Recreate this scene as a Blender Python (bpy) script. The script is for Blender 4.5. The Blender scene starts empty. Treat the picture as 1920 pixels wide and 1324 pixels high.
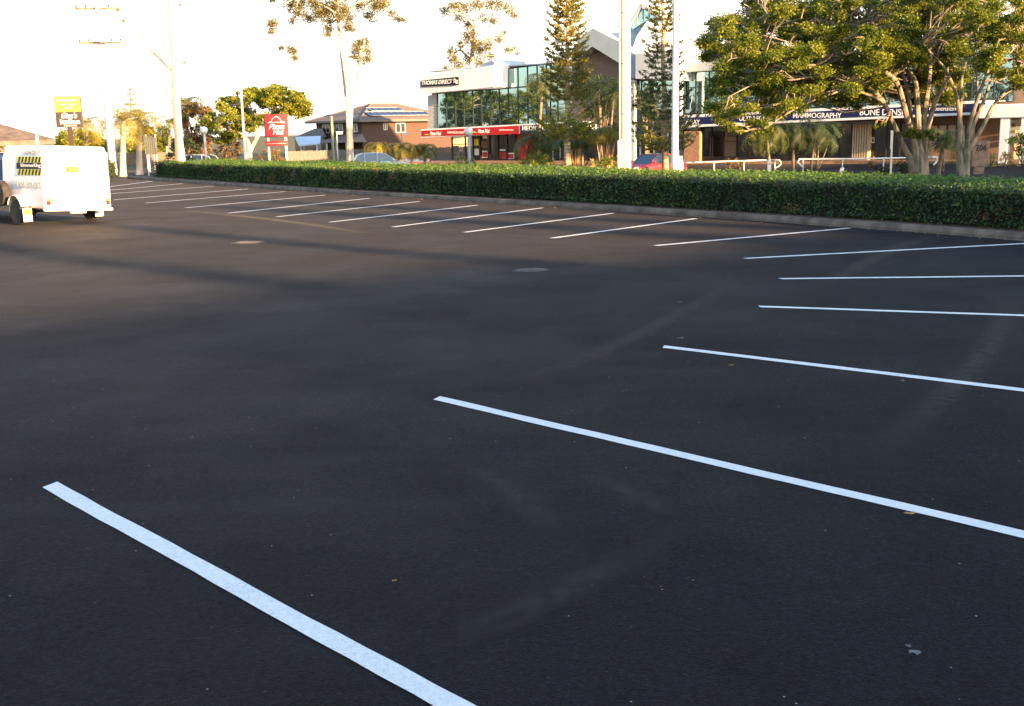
import bpy, math, random
import numpy as np
from mathutils import Vector, Matrix, noise as mnoise
R = math.radians
rnd = random.Random(7)
nr = np.random.default_rng(7)
SC = bpy.context.scene
COL = SC.collection

# ------------------------------------------------------------------ camera, sky, sun, exposure
FPX, CX, CY, EYE = 2100.0, 960.0, 662.0, 2.2
KD = FPX / 1663.0                        # depth unit used below
PITCH = math.atan((662 - 242) / FPX)
ROLL = R(-1.3)
_F = Vector((0, math.cos(PITCH), -math.sin(PITCH)))
_U = Vector((0, math.sin(PITCH), math.cos(PITCH)))
_R = Vector((1, 0, 0))
_c, _s = math.cos(ROLL), math.sin(ROLL)
AX = _R * _c + _U * _s
AY = _U * _c - _R * _s
cam_d = bpy.data.cameras.new('camera')
cam = bpy.data.objects.new('camera', cam_d)
COL.objects.link(cam)
M = Matrix((AX, AY, -_F)).transposed().to_4x4()
M.translation = (0, 0, EYE)
cam.matrix_world = M
cam_d.sensor_width = 36
cam_d.lens = 36 * FPX / 1920
cam_d.clip_end = 6000
SC.camera = cam

SUN_AZ, SUN_EL = R(-45), R(9.0)          # direction to the sun (mathematical azimuth), behind the camera to the right
TS = Vector((math.cos(SUN_AZ) * math.cos(SUN_EL), math.sin(SUN_AZ) * math.cos(SUN_EL), math.sin(SUN_EL)))
w = bpy.data.worlds.new("World")
SC.world = w
w.use_nodes = True
nt = w.node_tree
bg = nt.nodes['Background']
sky = nt.nodes.new('ShaderNodeTexSky')
sky.sky_type = 'NISHITA'
sky.sun_disc = False
sky.sun_elevation = SUN_EL
sky.sun_rotation = math.atan2(TS.x, TS.y)
sky.air_density = 1.0
sky.dust_density = 2.0
sky.ozone_density = 2.0
# thin bright evening cloud veil, thickest towards the horizon, over the clear sky
stc = nt.nodes.new('ShaderNodeTexCoord'); sxyz = nt.nodes.new('ShaderNodeSeparateXYZ')
nt.links.new(stc.outputs['Generated'], sxyz.inputs[0])
vr = nt.nodes.new('ShaderNodeMapRange'); vr.inputs[1].default_value = .13; vr.inputs[2].default_value = .34
vr.inputs[3].default_value = .97; vr.inputs[4].default_value = .0
nt.links.new(sxyz.outputs['Z'], vr.inputs[0])
vy = nt.nodes.new('ShaderNodeMapRange'); vy.inputs[1].default_value = -.35; vy.inputs[2].default_value = .45
vy.inputs[3].default_value = .45; vy.inputs[4].default_value = 1.0
nt.links.new(sxyz.outputs['Y'], vy.inputs[0])
vm = nt.nodes.new('ShaderNodeMath'); vm.operation = 'MULTIPLY'
nt.links.new(vr.outputs[0], vm.inputs[0]); nt.links.new(vy.outputs[0], vm.inputs[1])
vmix = nt.nodes.new('ShaderNodeMix'); vmix.data_type = 'RGBA'
nt.links.new(vm.outputs[0], vmix.inputs[0]); nt.links.new(sky.outputs[0], vmix.inputs[6])
vmix.inputs[7].default_value = (4.0, 3.8, 3.4, 1)
nt.links.new(vmix.outputs[2], bg.inputs[0])
bg.inputs[1].default_value = 0.12
sl = bpy.data.lights.new('sun', 'SUN')
sl.energy = 5.0
sl.angle = R(0.8)
sl.color = (1.0, 0.60, 0.28)
so = bpy.data.objects.new('sun', sl)
COL.objects.link(so)
so.rotation_euler = (-TS).to_track_quat('-Z', 'Y').to_euler()
so.location = (0, 0, 60)
SC.view_settings.view_transform = 'Standard'
SC.view_settings.look = 'None'
SC.view_settings.gamma = 1
SC.view_settings.exposure = 2.45
SC.cycles.max_bounces = 6
SC.cycles.transparent_max_bounces = 6

# ------------------------------------------------------------------ helpers
def ray(px, py):
    x, y = (px - CX) / FPX, -(py - CY) / FPX
    return _F + AX * x + AY * y
def at(px, py, Y):
    d = ray(px, py)
    t = Y * KD / d.y
    return Vector((0, 0, EYE)) + d * t
def gp(px, py, z=0.0):
    d = ray(px, py)
    t = (z - EYE) / d.z
    return Vector((0, 0, EYE)) + d * t
def base(px, Y, z):
    """point at depth Y and height z that shows at column px (near the horizon row)"""
    lo, hi = -400.0, 1400.0
    for _ in range(40):
        m = (lo + hi) / 2
        if at(px, m, Y).z > z: lo = m
        else: hi = m
    return at(px, lo, Y)
class Fr:
    def __init__(s, o, yaw):
        s.o = Vector(o); s.yaw = yaw
        s.M = Matrix.Translation(s.o) @ Matrix.Rotation(yaw, 4, 'Z')
        s.I = s.M.inverted()
    def px(s, x, y, off=0.0):
        o = s.I @ Vector((0, 0, EYE)); d = s.I.to_3x3() @ ray(x, y)
        t = (off - o.y) / d.y
        p = o + d * t
        return (p.x, p.z)
    def pt(s, x, y, off=0.0):
        u, z = s.px(x, y, off)
        return Vector((u, off, z))

GROUPS = {}
def tag(o, label=None, cat=None, group=None, kind=None):
    if label: o['label'] = label
    if cat: o['category'] = cat
    if group: o['group'] = group
    if kind: o['kind'] = kind
    return o
def thing(name, label, cat, loc=(0, 0, 0), rz=0, group=None):
    o = bpy.data.objects.new(name, None)
    COL.objects.link(o)
    o.location = loc
    o.rotation_euler = (0, 0, rz)
    o.empty_display_size = .3
    return tag(o, label, cat, group)
def copy_tree(o, parent=None):
    c = o.copy(); COL.objects.link(c)
    if parent: c.parent = parent
    for ch in [k for k in bpy.data.objects if k.parent == o]:
        copy_tree(ch, c)
    return c

class MB:
    def __init__(s):
        s.v = []; s.f = []; s.T = None
    def add(s, vs, fs):
        b = len(s.v)
        if s.T is not None:
            vs = [s.T @ Vector(q) for q in vs]
        s.v += [tuple(q) for q in vs]
        s.f += [tuple(i + b for i in f) for f in fs]
        return s
    def box(s, x0, x1, y0, y1, z0, z1):
        x0, x1 = sorted((x0, x1)); y0, y1 = sorted((y0, y1)); z0, z1 = sorted((z0, z1))
        return s.add([(x0, y0, z0), (x1, y0, z0), (x1, y1, z0), (x0, y1, z0), (x0, y0, z1), (x1, y0, z1), (x1, y1, z1), (x0, y1, z1)],
              [(0, 3, 2, 1), (4, 5, 6, 7), (0, 1, 5, 4), (1, 2, 6, 5), (2, 3, 7, 6), (3, 0, 4, 7)])
    def bar(s, a, b, w, h=None):
        h = h or w
        a = Vector(a); b = Vector(b); d = (b - a).normalized()
        up = Vector((0, 0, 1)) if abs(d.z) < .95 else Vector((1, 0, 0))
        r = d.cross(up).normalized(); u = r.cross(d)
        vs = []
        for p in (a, b):
            for sr, su in ((-1, -1), (1, -1), (1, 1), (-1, 1)):
                vs.append(p + r * sr * w / 2 + u * su * h / 2)
        return s.add(vs, [(0, 1, 2, 3), (7, 6, 5, 4), (0, 4, 5, 1), (1, 5, 6, 2), (2, 6, 7, 3), (3, 7, 4, 0)])
    def prism_y(s, poly, y0, y1):
        """poly in (x,z), extruded from y0 to y1"""
        n = len(poly)
        ar = sum(poly[i][0] * poly[(i + 1) % n][1] - poly[(i + 1) % n][0] * poly[i][1] for i in range(n))
        if ar < 0: poly = poly[::-1]
        vs = [(x, y0, z) for x, z in poly] + [(x, y1, z) for x, z in poly]
        fs = [tuple(range(n)), tuple(range(2 * n - 1, n - 1, -1))]
        fs += [(i, i + n, (i + 1) % n + n, (i + 1) % n) for i in range(n)]
        return s.add(vs, fs)
    def prism_z(s, poly, z0, z1):
        n = len(poly)
        ar = sum(poly[i][0] * poly[(i + 1) % n][1] - poly[(i + 1) % n][0] * poly[i][1] for i in range(n))
        if ar < 0: poly = poly[::-1]
        vs = [(p[0], p[1], z0) for p in poly] + [(p[0], p[1], z1) for p in poly]
        fs = [tuple(range(n - 1, -1, -1)), tuple(range(n, 2 * n))]
        fs += [(i, (i + 1) % n, (i + 1) % n + n, i + n) for i in range(n)]
        return s.add(vs, fs)
    def tube(s, pts, rads, n=8, cap=True):
        pts = [Vector(p) for p in pts]
        if not isinstance(rads, (list, tuple)): rads = [rads] * len(pts)
        vs = []; fs = []
        d0 = (pts[1] - pts[0]).normalized()
        ref = Vector((0, 1, 0)) if abs(d0.y) < .8 else Vector((1, 0, 0))
        for i, p in enumerate(pts):
            if i == 0: d = pts[1] - pts[0]
            elif i == len(pts) - 1: d = pts[-1] - pts[-2]
            else: d = pts[i + 1] - pts[i - 1]
            d = d.normalized()
            a = (ref - d * ref.dot(d)).normalized(); b = d.cross(a)
            ref = a
            for k in range(n):
                t = 2 * math.pi * k / n
                vs.append(p + (a * math.cos(t) + b * math.sin(t)) * rads[i])
        for i in range(len(pts) - 1):
            for k in range(n):
                fs.append((i * n + k, i * n + (k + 1) % n, (i + 1) * n + (k + 1) % n, (i + 1) * n + k))
        if cap:
            fs.append(tuple(range(n - 1, -1, -1)))
            fs.append(tuple(range((len(pts) - 1) * n, len(pts) * n)))
        return s.add(vs, fs)
    def lathe(s, prof, n=16, o=(0, 0, 0), axis='Z'):
        vs = []; fs = []
        for r, h in prof:
            for k in range(n):
                t = 2 * math.pi * k / n
                a, b = r * math.cos(t), r * math.sin(t)
                if axis == 'Z': q = (a + o[0], b + o[1], h + o[2])
                elif axis == 'Y': q = (a + o[0], h + o[1], b + o[2])
                else: q = (h + o[0], a + o[1], b + o[2])
                vs.append(q)
        for i in range(len(prof) - 1):
            for k in range(n):
                fs.append((i * n + k, i * n + (k + 1) % n, (i + 1) * n + (k + 1) % n, (i + 1) * n + k))
        fs.append(tuple(range(n - 1, -1, -1))); fs.append(tuple(range((len(prof) - 1) * n, len(prof) * n)))
        return s.add(vs, fs)
    def build(s, name, mat, parent=None, smooth=False, bevel=0, loc=None):
        me = bpy.data.meshes.new(name)
        me.from_pydata(s.v, [], s.f)
        me.materials.append(mat)
        me.validate()
        if smooth:
            me.polygons.foreach_set('use_smooth', [True] * len(me.polygons))
            try: me.set_sharp_from_angle(angle=R(40))
            except Exception: pass
        o = bpy.data.objects.new(name, me)
        COL.objects.link(o)
        if parent: o.parent = parent
        if loc: o.location = loc
        if bevel:
            b = o.modifiers.new('b', 'BEVEL'); b.width = bevel; b.segments = 2; b.limit_method = 'ANGLE'; b.angle_limit = R(40)
        return o

# ------------------------------------------------------------------ materials
def mat(name, col, rough=.7, spec=.4, metal=0, var=0.12, vscale=3.0, bump=0, bscale=60, coat=0, col2=None, stretch=None):
    m = bpy.data.materials.new(name); m.use_nodes = True
    n = m.node_tree.nodes; l = m.node_tree.links
    p = n['Principled BSDF']
    p.inputs['Roughness'].default_value = rough
    p.inputs['Specular IOR Level'].default_value = spec
    p.inputs['Metallic'].default_value = metal
    p.inputs['Coat Weight'].default_value = coat
    tc = n.new('ShaderNodeTexCoord')
    src = tc.outputs['Object']
    if stretch:
        mp = n.new('ShaderNodeMapping'); mp.inputs['Scale'].default_value = stretch
        l.new(src, mp.inputs[0]); src = mp.outputs[0]
    nz = n.new('ShaderNodeTexNoise'); nz.inputs['Scale'].default_value = vscale; nz.inputs['Detail'].default_value = 6
    l.new(src, nz.inputs['Vector'])
    cr = n.new('ShaderNodeValToRGB')
    c2 = col2 or tuple(c * (1 - var * 1.6) for c in col)
    c1 = tuple(min(1, c * (1 + var)) for c in col)
    cr.color_ramp.elements[0].position = .32; cr.color_ramp.elements[1].position = .68
    cr.color_ramp.elements[0].color = (*c2, 1); cr.color_ramp.elements[1].color = (*c1, 1)
    l.new(nz.outputs['Fac'], cr.inputs[0]); l.new(cr.outputs[0], p.inputs['Base Color'])
    if bump:
        nb = n.new('ShaderNodeTexNoise'); nb.inputs['Scale'].default_value = bscale; nb.inputs['Detail'].default_value = 4
        l.new(src, nb.inputs['Vector'])
        bp = n.new('ShaderNodeBump'); bp.inputs['Strength'].default_value = bump; bp.inputs['Distance'].default_value = .02
        l.new(nb.outputs['Fac'], bp.inputs['Height']); l.new(bp.outputs[0], p.inputs['Normal'])
    return m
def leafmat(name, cols, trans=.3, rough=.5):
    m = bpy.data.materials.new(name); m.use_nodes = True
    n = m.node_tree.nodes; l = m.node_tree.links
    p = n['Principled BSDF']; p.inputs['Roughness'].default_value = rough; p.inputs['Specular IOR Level'].default_value = .35
    g = n.new('ShaderNodeNewGeometry')
    tc = n.new('ShaderNodeTexCoord')
    nz = n.new('ShaderNodeTexNoise'); nz.inputs['Scale'].default_value = .8; nz.inputs['Detail'].default_value = 3
    l.new(tc.outputs['Object'], nz.inputs['Vector'])
    mx = n.new('ShaderNodeMath'); mx.operation = 'MULTIPLY_ADD'; mx.inputs[1].default_value = .55; mx.inputs[2].default_value = 0
    l.new(g.outputs['Random Per Island'], mx.inputs[0])
    ad = n.new('ShaderNodeMath'); ad.operation = 'MULTIPLY_ADD'; ad.inputs[1].default_value = .9; ad.inputs[2].default_value = -.22
    l.new(nz.outputs['Fac'], ad.inputs[0])
    sm = n.new('ShaderNodeMath'); sm.operation = 'ADD'; sm.use_clamp = True
    l.new(mx.outputs[0], sm.inputs[0]); l.new(ad.outputs[0], sm.inputs[1])
    cr = n.new('ShaderNodeValToRGB')
    els = cr.color_ramp.elements
    for i, c in enumerate(cols):
        pos = i / (len(cols) - 1)
        if i == 0: e = els[0]
        elif i == len(cols) - 1: e = els[-1]
        else: e = els.new(pos)
        e.position = pos; e.color = (*c, 1)
    l.new(sm.outputs[0], cr.inputs[0])
    l.new(cr.outputs[0], p.inputs['Base Color'])
    tr = n.new('ShaderNodeBsdfTranslucent'); l.new(cr.outputs[0], tr.inputs[0])
    ms = n.new('ShaderNodeMixShader'); ms.inputs[0].default_value = trans
    l.new(p.outputs[0], ms.inputs[1]); l.new(tr.outputs[0], ms.inputs[2])
    l.new(ms.outputs[0], n['Material Output'].inputs['Surface'])
    return m
def glassmat(name, tint, dark, refl=.4, rough=.02):
    m = bpy.data.materials.new(name); m.use_nodes = True
    n = m.node_tree.nodes; l = m.node_tree.links
    p = n['Principled BSDF']; p.inputs['Base Color'].default_value = (*dark, 1); p.inputs['Roughness'].default_value = .3
    g = n.new('ShaderNodeBsdfGlossy'); g.inputs['Color'].default_value = (*tint, 1); g.inputs['Roughness'].default_value = rough
    tc = n.new('ShaderNodeTexCoord'); nz = n.new('ShaderNodeTexNoise'); nz.inputs['Scale'].default_value = .5
    l.new(tc.outputs['Object'], nz.inputs['Vector'])
    bp = n.new('ShaderNodeBump'); bp.inputs['Strength'].default_value = .08; bp.inputs['Distance'].default_value = .1
    l.new(nz.outputs['Fac'], bp.inputs['Height']); l.new(bp.outputs[0], g.inputs['Normal'])
    ms = n.new('ShaderNodeMixShader'); ms.inputs[0].default_value = refl
    l.new(p.outputs[0], ms.inputs[1]); l.new(g.outputs[0], ms.inputs[2])
    l.new(ms.outputs[0], n['Material Output'].inputs['Surface'])
    return m

def asphalt(name, marks=True):
    m = bpy.data.materials.new(name); m.use_nodes = True
    n = m.node_tree.nodes; l = m.node_tree.links
    p = n['Principled BSDF']; p.inputs['Specular IOR Level'].default_value = .05; p.inputs['Sheen Weight'].default_value = .022; p.inputs['Sheen Roughness'].default_value = .45; p.inputs['Sheen Tint'].default_value = (1, .90, .84, 1)
    if 'Diffuse Roughness' in p.inputs: p.inputs['Diffuse Roughness'].default_value = 1.0
    tc = n.new('ShaderNodeTexCoord')
    def noise(sc, det=5, vec=None, rough=.6):
        z = n.new('ShaderNodeTexNoise'); z.inputs['Scale'].default_value = sc; z.inputs['Detail'].default_value = det
        z.inputs['Roughness'].default_value = rough
        l.new(vec or tc.outputs['Object'], z.inputs['Vector']); return z.outputs['Fac']
    def ramp(f, p0, p1, c0, c1):
        r = n.new('ShaderNodeValToRGB'); e = r.color_ramp.elements
        e[0].position = p0; e[1].position = p1; e[0].color = (*c0, 1); e[1].color = (*c1, 1)
        l.new(f, r.inputs[0]); return r.outputs[0]
    def mixc(a, b, f, mode='MIX'):
        x = n.new('ShaderNodeMix'); x.data_type = 'RGBA'; x.blend_type = mode
        if isinstance(f, float): x.inputs[0].default_value = f
        else: l.new(f, x.inputs[0])
        l.new(a, x.inputs[6])
        if isinstance(b, tuple): x.inputs[7].default_value = (*b, 1)
        else: l.new(b, x.inputs[7])
        return x.outputs[2]
    fine = ramp(noise(34, 7, None, .88), .41, .62, (.0002, .0003, .0007), (.0145, .0168, .0255))
    vor = n.new('ShaderNodeTexVoronoi'); vor.inputs['Scale'].default_value = 75
    l.new(tc.outputs['Object'], vor.inputs['Vector'])
    big = ramp(noise(.22, 4), .3, .7, (.72, .72, .74), (1.25, 1.24, 1.22))
    mid = ramp(noise(1.7, 5), .3, .75, (.82, .82, .82), (1.16, 1.16, 1.16))
    c = mixc(fine, big, 1.0, 'MULTIPLY')
    gr = ramp(noise(14, 4, None, .7), .34, .66, (.66, .66, .66), (1.3, 1.3, 1.3)); c = mixc(c, gr, 1.0, 'MULTIPLY')
    c = mixc(c, mid, 1.0, 'MULTIPLY')
    # stone chips
    chip = ramp(vor.outputs['Color'], .93, .98, (0, 0, 0), (1, 1, 1))
    ch2 = n.new('ShaderNodeMath'); ch2.operation = 'MULTIPLY'; ch2.inputs[1].default_value = .5
    l.new(chip, ch2.inputs[0])
    c = mixc(c, (.055, .06, .075), ch2.outputs[0])
    v2 = n.new('ShaderNodeTexVoronoi'); v2.inputs['Scale'].default_value = 30; l.new(tc.outputs['Object'], v2.inputs['Vector'])
    sep = n.new('ShaderNodeSeparateColor'); l.new(v2.outputs['Color'], sep.inputs[0])
    g1 = n.new('ShaderNodeMath'); g1.operation = 'GREATER_THAN'; g1.inputs[1].default_value = .993; l.new(sep.outputs[0], g1.inputs[0])
    g2 = n.new('ShaderNodeMath'); g2.operation = 'LESS_THAN'; g2.inputs[1].default_value = .16; l.new(v2.outputs['Distance'], g2.inputs[0])
    g3 = n.new('ShaderNodeMath'); g3.operation = 'MULTIPLY'; l.new(g1.outputs[0], g3.inputs[0]); l.new(g2.outputs[0], g3.inputs[1])
    c = mixc(c, (.30, .28, .25), g3.outputs[0])
    if marks:
        # roller and tyre drag marks: long curved paler streaks
        mp = n.new('ShaderNodeMapping'); mp.inputs['Rotation'].default_value = (0, 0, R(38)); mp.inputs['Scale'].default_value = (.10, 1.3, 1)
        l.new(tc.outputs['Object'], mp.inputs[0])
        st = ramp(noise(1.0, 4, mp.outputs[0], .55), .58, .78, (0, 0, 0), (1, 1, 1))
        mp2 = n.new('ShaderNodeMapping'); mp2.inputs['Rotation'].default_value = (0, 0, R(-52)); mp2.inputs['Scale'].default_value = (.12, 1.6, 1)
        l.new(tc.outputs['Object'], mp2.inputs[0])
        st2 = ramp(noise(1.0, 3, mp2.outputs[0], .55), .6, .8, (0, 0, 0), (1, 1, 1))
        f1 = n.new('ShaderNodeMath'); f1.operation = 'MULTIPLY'; f1.inputs[1].default_value = .45; l.new(st, f1.inputs[0])
        f2 = n.new('ShaderNodeMath'); f2.operation = 'MULTIPLY'; f2.inputs[1].default_value = .35; l.new(st2, f2.inputs[0])
        c = mixc(c, (.020, .022, .028), f1.outputs[0]); c = mixc(c, (.018, .020, .027), f2.outputs[0])
    l.new(c, p.inputs['Base Color'])
    rr = ramp(noise(.5, 4), .3, .7, (.62,) * 3, (.82,) * 3)
    l.new(rr, p.inputs['Roughness'])
    bp = n.new('ShaderNodeBump'); bp.inputs['Strength'].default_value = .9; bp.inputs['Distance'].default_value = .012
    l.new(noise(95, 4), bp.inputs['Height'])
    l.new(bp.outputs[0], p.inputs['Normal'])
    return m

def wornpaint(name, col=(.78, .80, .80)):
    m = mat(name, col, rough=.6, var=.05, vscale=30, bump=.5, bscale=90)
    n = m.node_tree.nodes; l = m.node_tree.links
    p = n['Principled BSDF']
    tc = n.new('ShaderNodeTexCoord')
    nz = n.new('ShaderNodeTexNoise'); nz.inputs['Scale'].default_value = 110; nz.inputs['Detail'].default_value = 3
    l.new(tc.outputs['Object'], nz.inputs['Vector'])
    n2 = n.new('ShaderNodeTexNoise'); n2.inputs['Scale'].default_value = 2.2
    l.new(tc.outputs['Object'], n2.inputs['Vector'])
    a = n.new('ShaderNodeMath'); a.operation = 'MULTIPLY_ADD'; a.inputs[1].default_value = .28
    l.new(n2.outputs['Fac'], a.inputs[0]); l.new(nz.outputs['Fac'], a.inputs[2])
    r = n.new('ShaderNodeValToRGB'); r.color_ramp.elements[0].position = .78; r.color_ramp.elements[1].position = .88
    l.new(a.outputs[0], r.inputs[0])
    x = n.new('ShaderNodeMix'); x.data_type = 'RGBA'; l.new(r.outputs[0], x.inputs[0])
    old = p.inputs['Base Color'].links[0].from_socket
    l.new(old, x.inputs[6]); x.inputs[7].default_value = (.25, .25, .26, 1)
    l.new(x.outputs[2], p.inputs['Base Color'])
    return m

MT = dict(
    asphalt=asphalt('asphalt'), road=asphalt('road_asphalt', False), paint=wornpaint('line_paint'),
    kerb=mat('concrete_kerb', (.15, .115, .085), .85, var=.35, vscale=2.5, bump=.4, bscale=40),
    concrete=mat('concrete', (.17, .15, .13), .85, var=.2, vscale=1.5, bump=.3),
    mulch=mat('mulch', (.13, .075, .045), .95, var=.5, vscale=9, bump=.8, bscale=30),
    grass=mat('dry_grass', (.10, .10, .035), .95, var=.5, vscale=1.2, bump=.6),
    soil=mat('soil', (.22, .14, .08), .95, var=.35, vscale=1.5, bump=.6),
    bark=mat('fig_bark', (.24, .20, .15), .9, var=.35, vscale=5, bump=.6, bscale=14, stretch=(1, 1, .35)),
    gum=mat('gum_bark', (.52, .44, .35), .8, var=.18, vscale=2, bump=.3, bscale=8, col2=(.42, .33, .25), stretch=(1, 1, .3)),
    brownbark=mat('brown_bark', (.22, .17, .12), .95, var=.4, vscale=6, bump=.7, bscale=20),
    palmbark=mat('palm_bark', (.20, .16, .11), .85, var=.3, vscale=3, bump=.5, bscale=8, stretch=(.2, .2, 4)),
    pinebark=mat('pine_bark', (.42, .31, .18), .9, var=.35, vscale=5, bump=.7, bscale=14, stretch=(.4, .4, 3)),
    white=mat('white_paint', (.80, .80, .78), .5, var=.03, vscale=1),
    cream=mat('cream_paint', (.66, .62, .54), .6, var=.06, vscale=1),
    grey=mat('grey_paint', (.40, .41, .42), .6, var=.06),
    palegrey=mat('pale_cladding', (.45, .49, .51), .5, var=.05, vscale=.7),
    clad=mat('blue_grey_cladding', (.27, .34, .38), .45, var=.05, vscale=.7),
    dark=mat('dark_frame', (.02, .022, .025), .5, var=.1),
    black=mat('black', (.012, .012, .013), .6, var=.1),
    rubber=mat('tyre_rubber', (.035, .032, .03), .85, var=.3, vscale=8),
    steel=mat('galvanised', (.38, .39, .38), .45, metal=.5, var=.1, vscale=4),
    galv=mat('painted_steel', (.74, .72, .68), .5, var=.06, vscale=2),
    brown=mat('brown_brick', (.085, .052, .042), .9, var=.22, vscale=7, bump=.3),
    brown2=mat('brown_render', (.20, .14, .10), .85, var=.12, vscale=1),
    brick=mat('orange_brick', (.36, .20, .11), .85, var=.2, vscale=5, bump=.3),
    peach=mat('peach_wall', (.55, .35, .22), .85, var=.1, vscale=1),
    block=mat('pale_block', (.45, .43, .38), .85, var=.25, vscale=3.5, stretch=(1, 1, 3)),
    roof=mat('roof_tile', (.17, .14, .12), .8, var=.2, vscale=6, bump=.4, bscale=6, stretch=(1, 1, 4)),
    roofg=mat('grey_metal_roof', (.12, .13, .15), .5, var=.1),
    roofb=mat('pale_blue_roof', (.42, .52, .62), .4, var=.05),
    canvas=mat('brown_shade_roof', (.16, .12, .10), .9, var=.25, vscale=2),
    solar=glassmat('solar_panel', (.16, .26, .50), (.01, .02, .05), .2, .12),
    fence=mat('weathered_timber', (.20, .17, .15), .9, var=.35, vscale=3, stretch=(8, 8, .6)),
    wood=mat('treated_post', (.24, .26, .17), .9, var=.25, vscale=4, stretch=(4, 4, .5)),
    red=mat('sign_red', (.42, .012, .018), .4, var=.04), redwall=mat('poster_red', (.42, .03, .03), .5, var=.3, vscale=1.5),
    blue=mat('sign_navy', (.007, .011, .07), .4, var=.06), bluepanel=mat('navy_panel', (.012, .03, .09), .4, var=.1),
    yellow=mat('sign_yellow', (.85, .72, .05), .5, var=.04), orange=mat('sunlit_orange', (.75, .28, .06), .5, var=.1),  # the orange is low sun on the mud flaps, put into colour
    signbrown=mat('sign_brown', (.035, .024, .02), .5, var=.1),
    carred=mat('red_car_paint', (.32, .015, .025), .3, coat=.8, var=.03), carsilver=mat('silver_car_paint', (.55, .58, .60), .3, coat=.8, var=.02),
    carwhite=mat('white_car_paint', (.78, .78, .77), .35, coat=.6, var=.02), carmaroon=mat('maroon_car_paint', (.10, .012, .035), .3, coat=.8, var=.03),
    glass=glassmat('tinted_curtain_glass', (.50, .74, .74), (.008, .03, .035), .62, .01),
    dglass=glassmat('dark_shop_glass', (.30, .33, .36), (.010, .008, .007), .10, .05),
    cglass=glassmat('car_glass', (.45, .52, .56), (.015, .02, .025), .16, .03),
    lampglass=mat('frosted_globe', (.75, .74, .70), .15, var=.02), taillight=mat('tail_light', (.55, .03, .02), .2, var=.05),
    amber=mat('amber_lens', (.8, .3, .03), .2, var=.05), headlight=mat('headlight_lens', (.75, .75, .75), .1, coat=1, var=.02),
    curtain=mat('vertical_blinds', (.50, .40, .26), .8, var=.08), tan=mat('tan_blind', (.20, .14, .08), .8, var=.1),
    stone=mat('monument_stone', (.30, .21, .16), .85, var=.25, vscale=4, bump=.3),
    iron=mat('cast_iron', (.075, .07, .065), .7, var=.25, vscale=14, bump=.8, bscale=30),
    dryleaf=mat('dry_leaf', (.45, .28, .08), .7, var=.3, vscale=20), litter=mat('white_litter', (.15, .155, .16), .7, var=.1),
    # foliage
    fig=leafmat('fig_leaves', [(.022, .055, .010), (.075, .13, .016), (.21, .24, .025), (.40, .36, .035)], .40),
    hedge=leafmat('hedge_leaves', [(.014, .030, .012), (.026, .062, .018), (.06, .11, .024), (.15, .17, .035)], .2, .5),  # lighter tones stand in for dappled sun on the face
    hedgetop=leafmat('skylit_hedge_leaves', [(.06, .11, .018), (.085, .16, .025), (.12, .21, .032), (.17, .25, .04)], .3, .55),  # hedge leaves again, sky light on the top put into the colour
    gumleaf=leafmat('gum_leaves', [(.06, .065, .018), (.15, .14, .04), (.27, .23, .07), (.38, .30, .10)], .35),
    pine=leafmat('pine_needles', [(.06, .08, .022), (.15, .16, .035), (.28, .24, .05), (.40, .27, .08)], .3),
    pinedark=leafmat('dark_pine_needles', [(.03, .05, .025), (.06, .09, .03), (.13, .14, .04), (.25, .20, .06)], .25),
    palm=leafmat('palm_fronds', [(.03, .05, .012), (.06, .09, .018), (.12, .14, .025), (.22, .18, .05)], .3),
    palmyel=leafmat('golden_palm_fronds', [(.10, .11, .02), (.22, .20, .03), (.36, .30, .05), (.40, .26, .08)], .35),
    yelbush=leafmat('yellow_shrub_leaves', [(.07, .10, .015), (.18, .20, .02), (.34, .32, .04), (.42, .38, .06)], .35),
    tree2=leafmat('street_tree_leaves', [(.05, .08, .012), (.16, .19, .018), (.31, .33, .035), (.46, .44, .05)], .45),
    rust=leafmat('rust_shrub_leaves', [(.08, .06, .03), (.17, .11, .05), (.27, .18, .075), (.33, .25, .09)], .35),
    darkleaf=leafmat('dark_tree_leaves', [(.012, .022, .010), (.022, .04, .014), (.04, .06, .02), (.06, .08, .03)], .2),
    straw=leafmat('straw_grass', [(.22, .16, .06), (.40, .30, .10), (.50, .38, .14), (.55, .44, .2)], .3),
)

# ------------------------------------------------------------------ foliage helpers
def quads_mesh(name, V, mat_, parent=None):
    """V: (N,4,3) array"""
    N = len(V)
    me = bpy.data.meshes.new(name)
    me.vertices.add(N * 4); me.vertices.foreach_set('co', V.reshape(-1).astype(np.float32))
    me.loops.add(N * 4); me.loops.foreach_set('vertex_index', np.arange(N * 4, dtype=np.int32))
    me.polygons.add(N); me.polygons.foreach_set('loop_start', np.arange(0, N * 4, 4, dtype=np.int32))
    me.update(); me.materials.append(mat_)
    o = bpy.data.objects.new(name, me); COL.objects.link(o)
    if parent: o.parent = parent
    return o
def leaves_at(P, size, aspect=.5, droop=0.0, jitter=.35, upbias=0.4):
    """leaf quads (diamond-ish) centred at P"""
    N = len(P)
    nrm = nr.normal(size=(N, 3)); nrm[:, 2] = np.abs(nrm[:, 2]) + upbias
    nrm /= np.linalg.norm(nrm, axis=1)[:, None]
    d = nr.normal(size=(N, 3)); d[:, 2] -= droop
    d -= (d * nrm).sum(1)[:, None] * nrm
    d /= np.linalg.norm(d, axis=1)[:, None] + 1e-9
    b = np.cross(nrm, d)
    s = size * (1 + jitter * nr.normal(size=N).clip(-1.5, 1.5))[:, None]
    a = d * s * .5; c = b * s * .5 * aspect
    return np.stack([P - a, P - a * .1 + c, P + a, P - a * .1 - c], 1)
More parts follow.
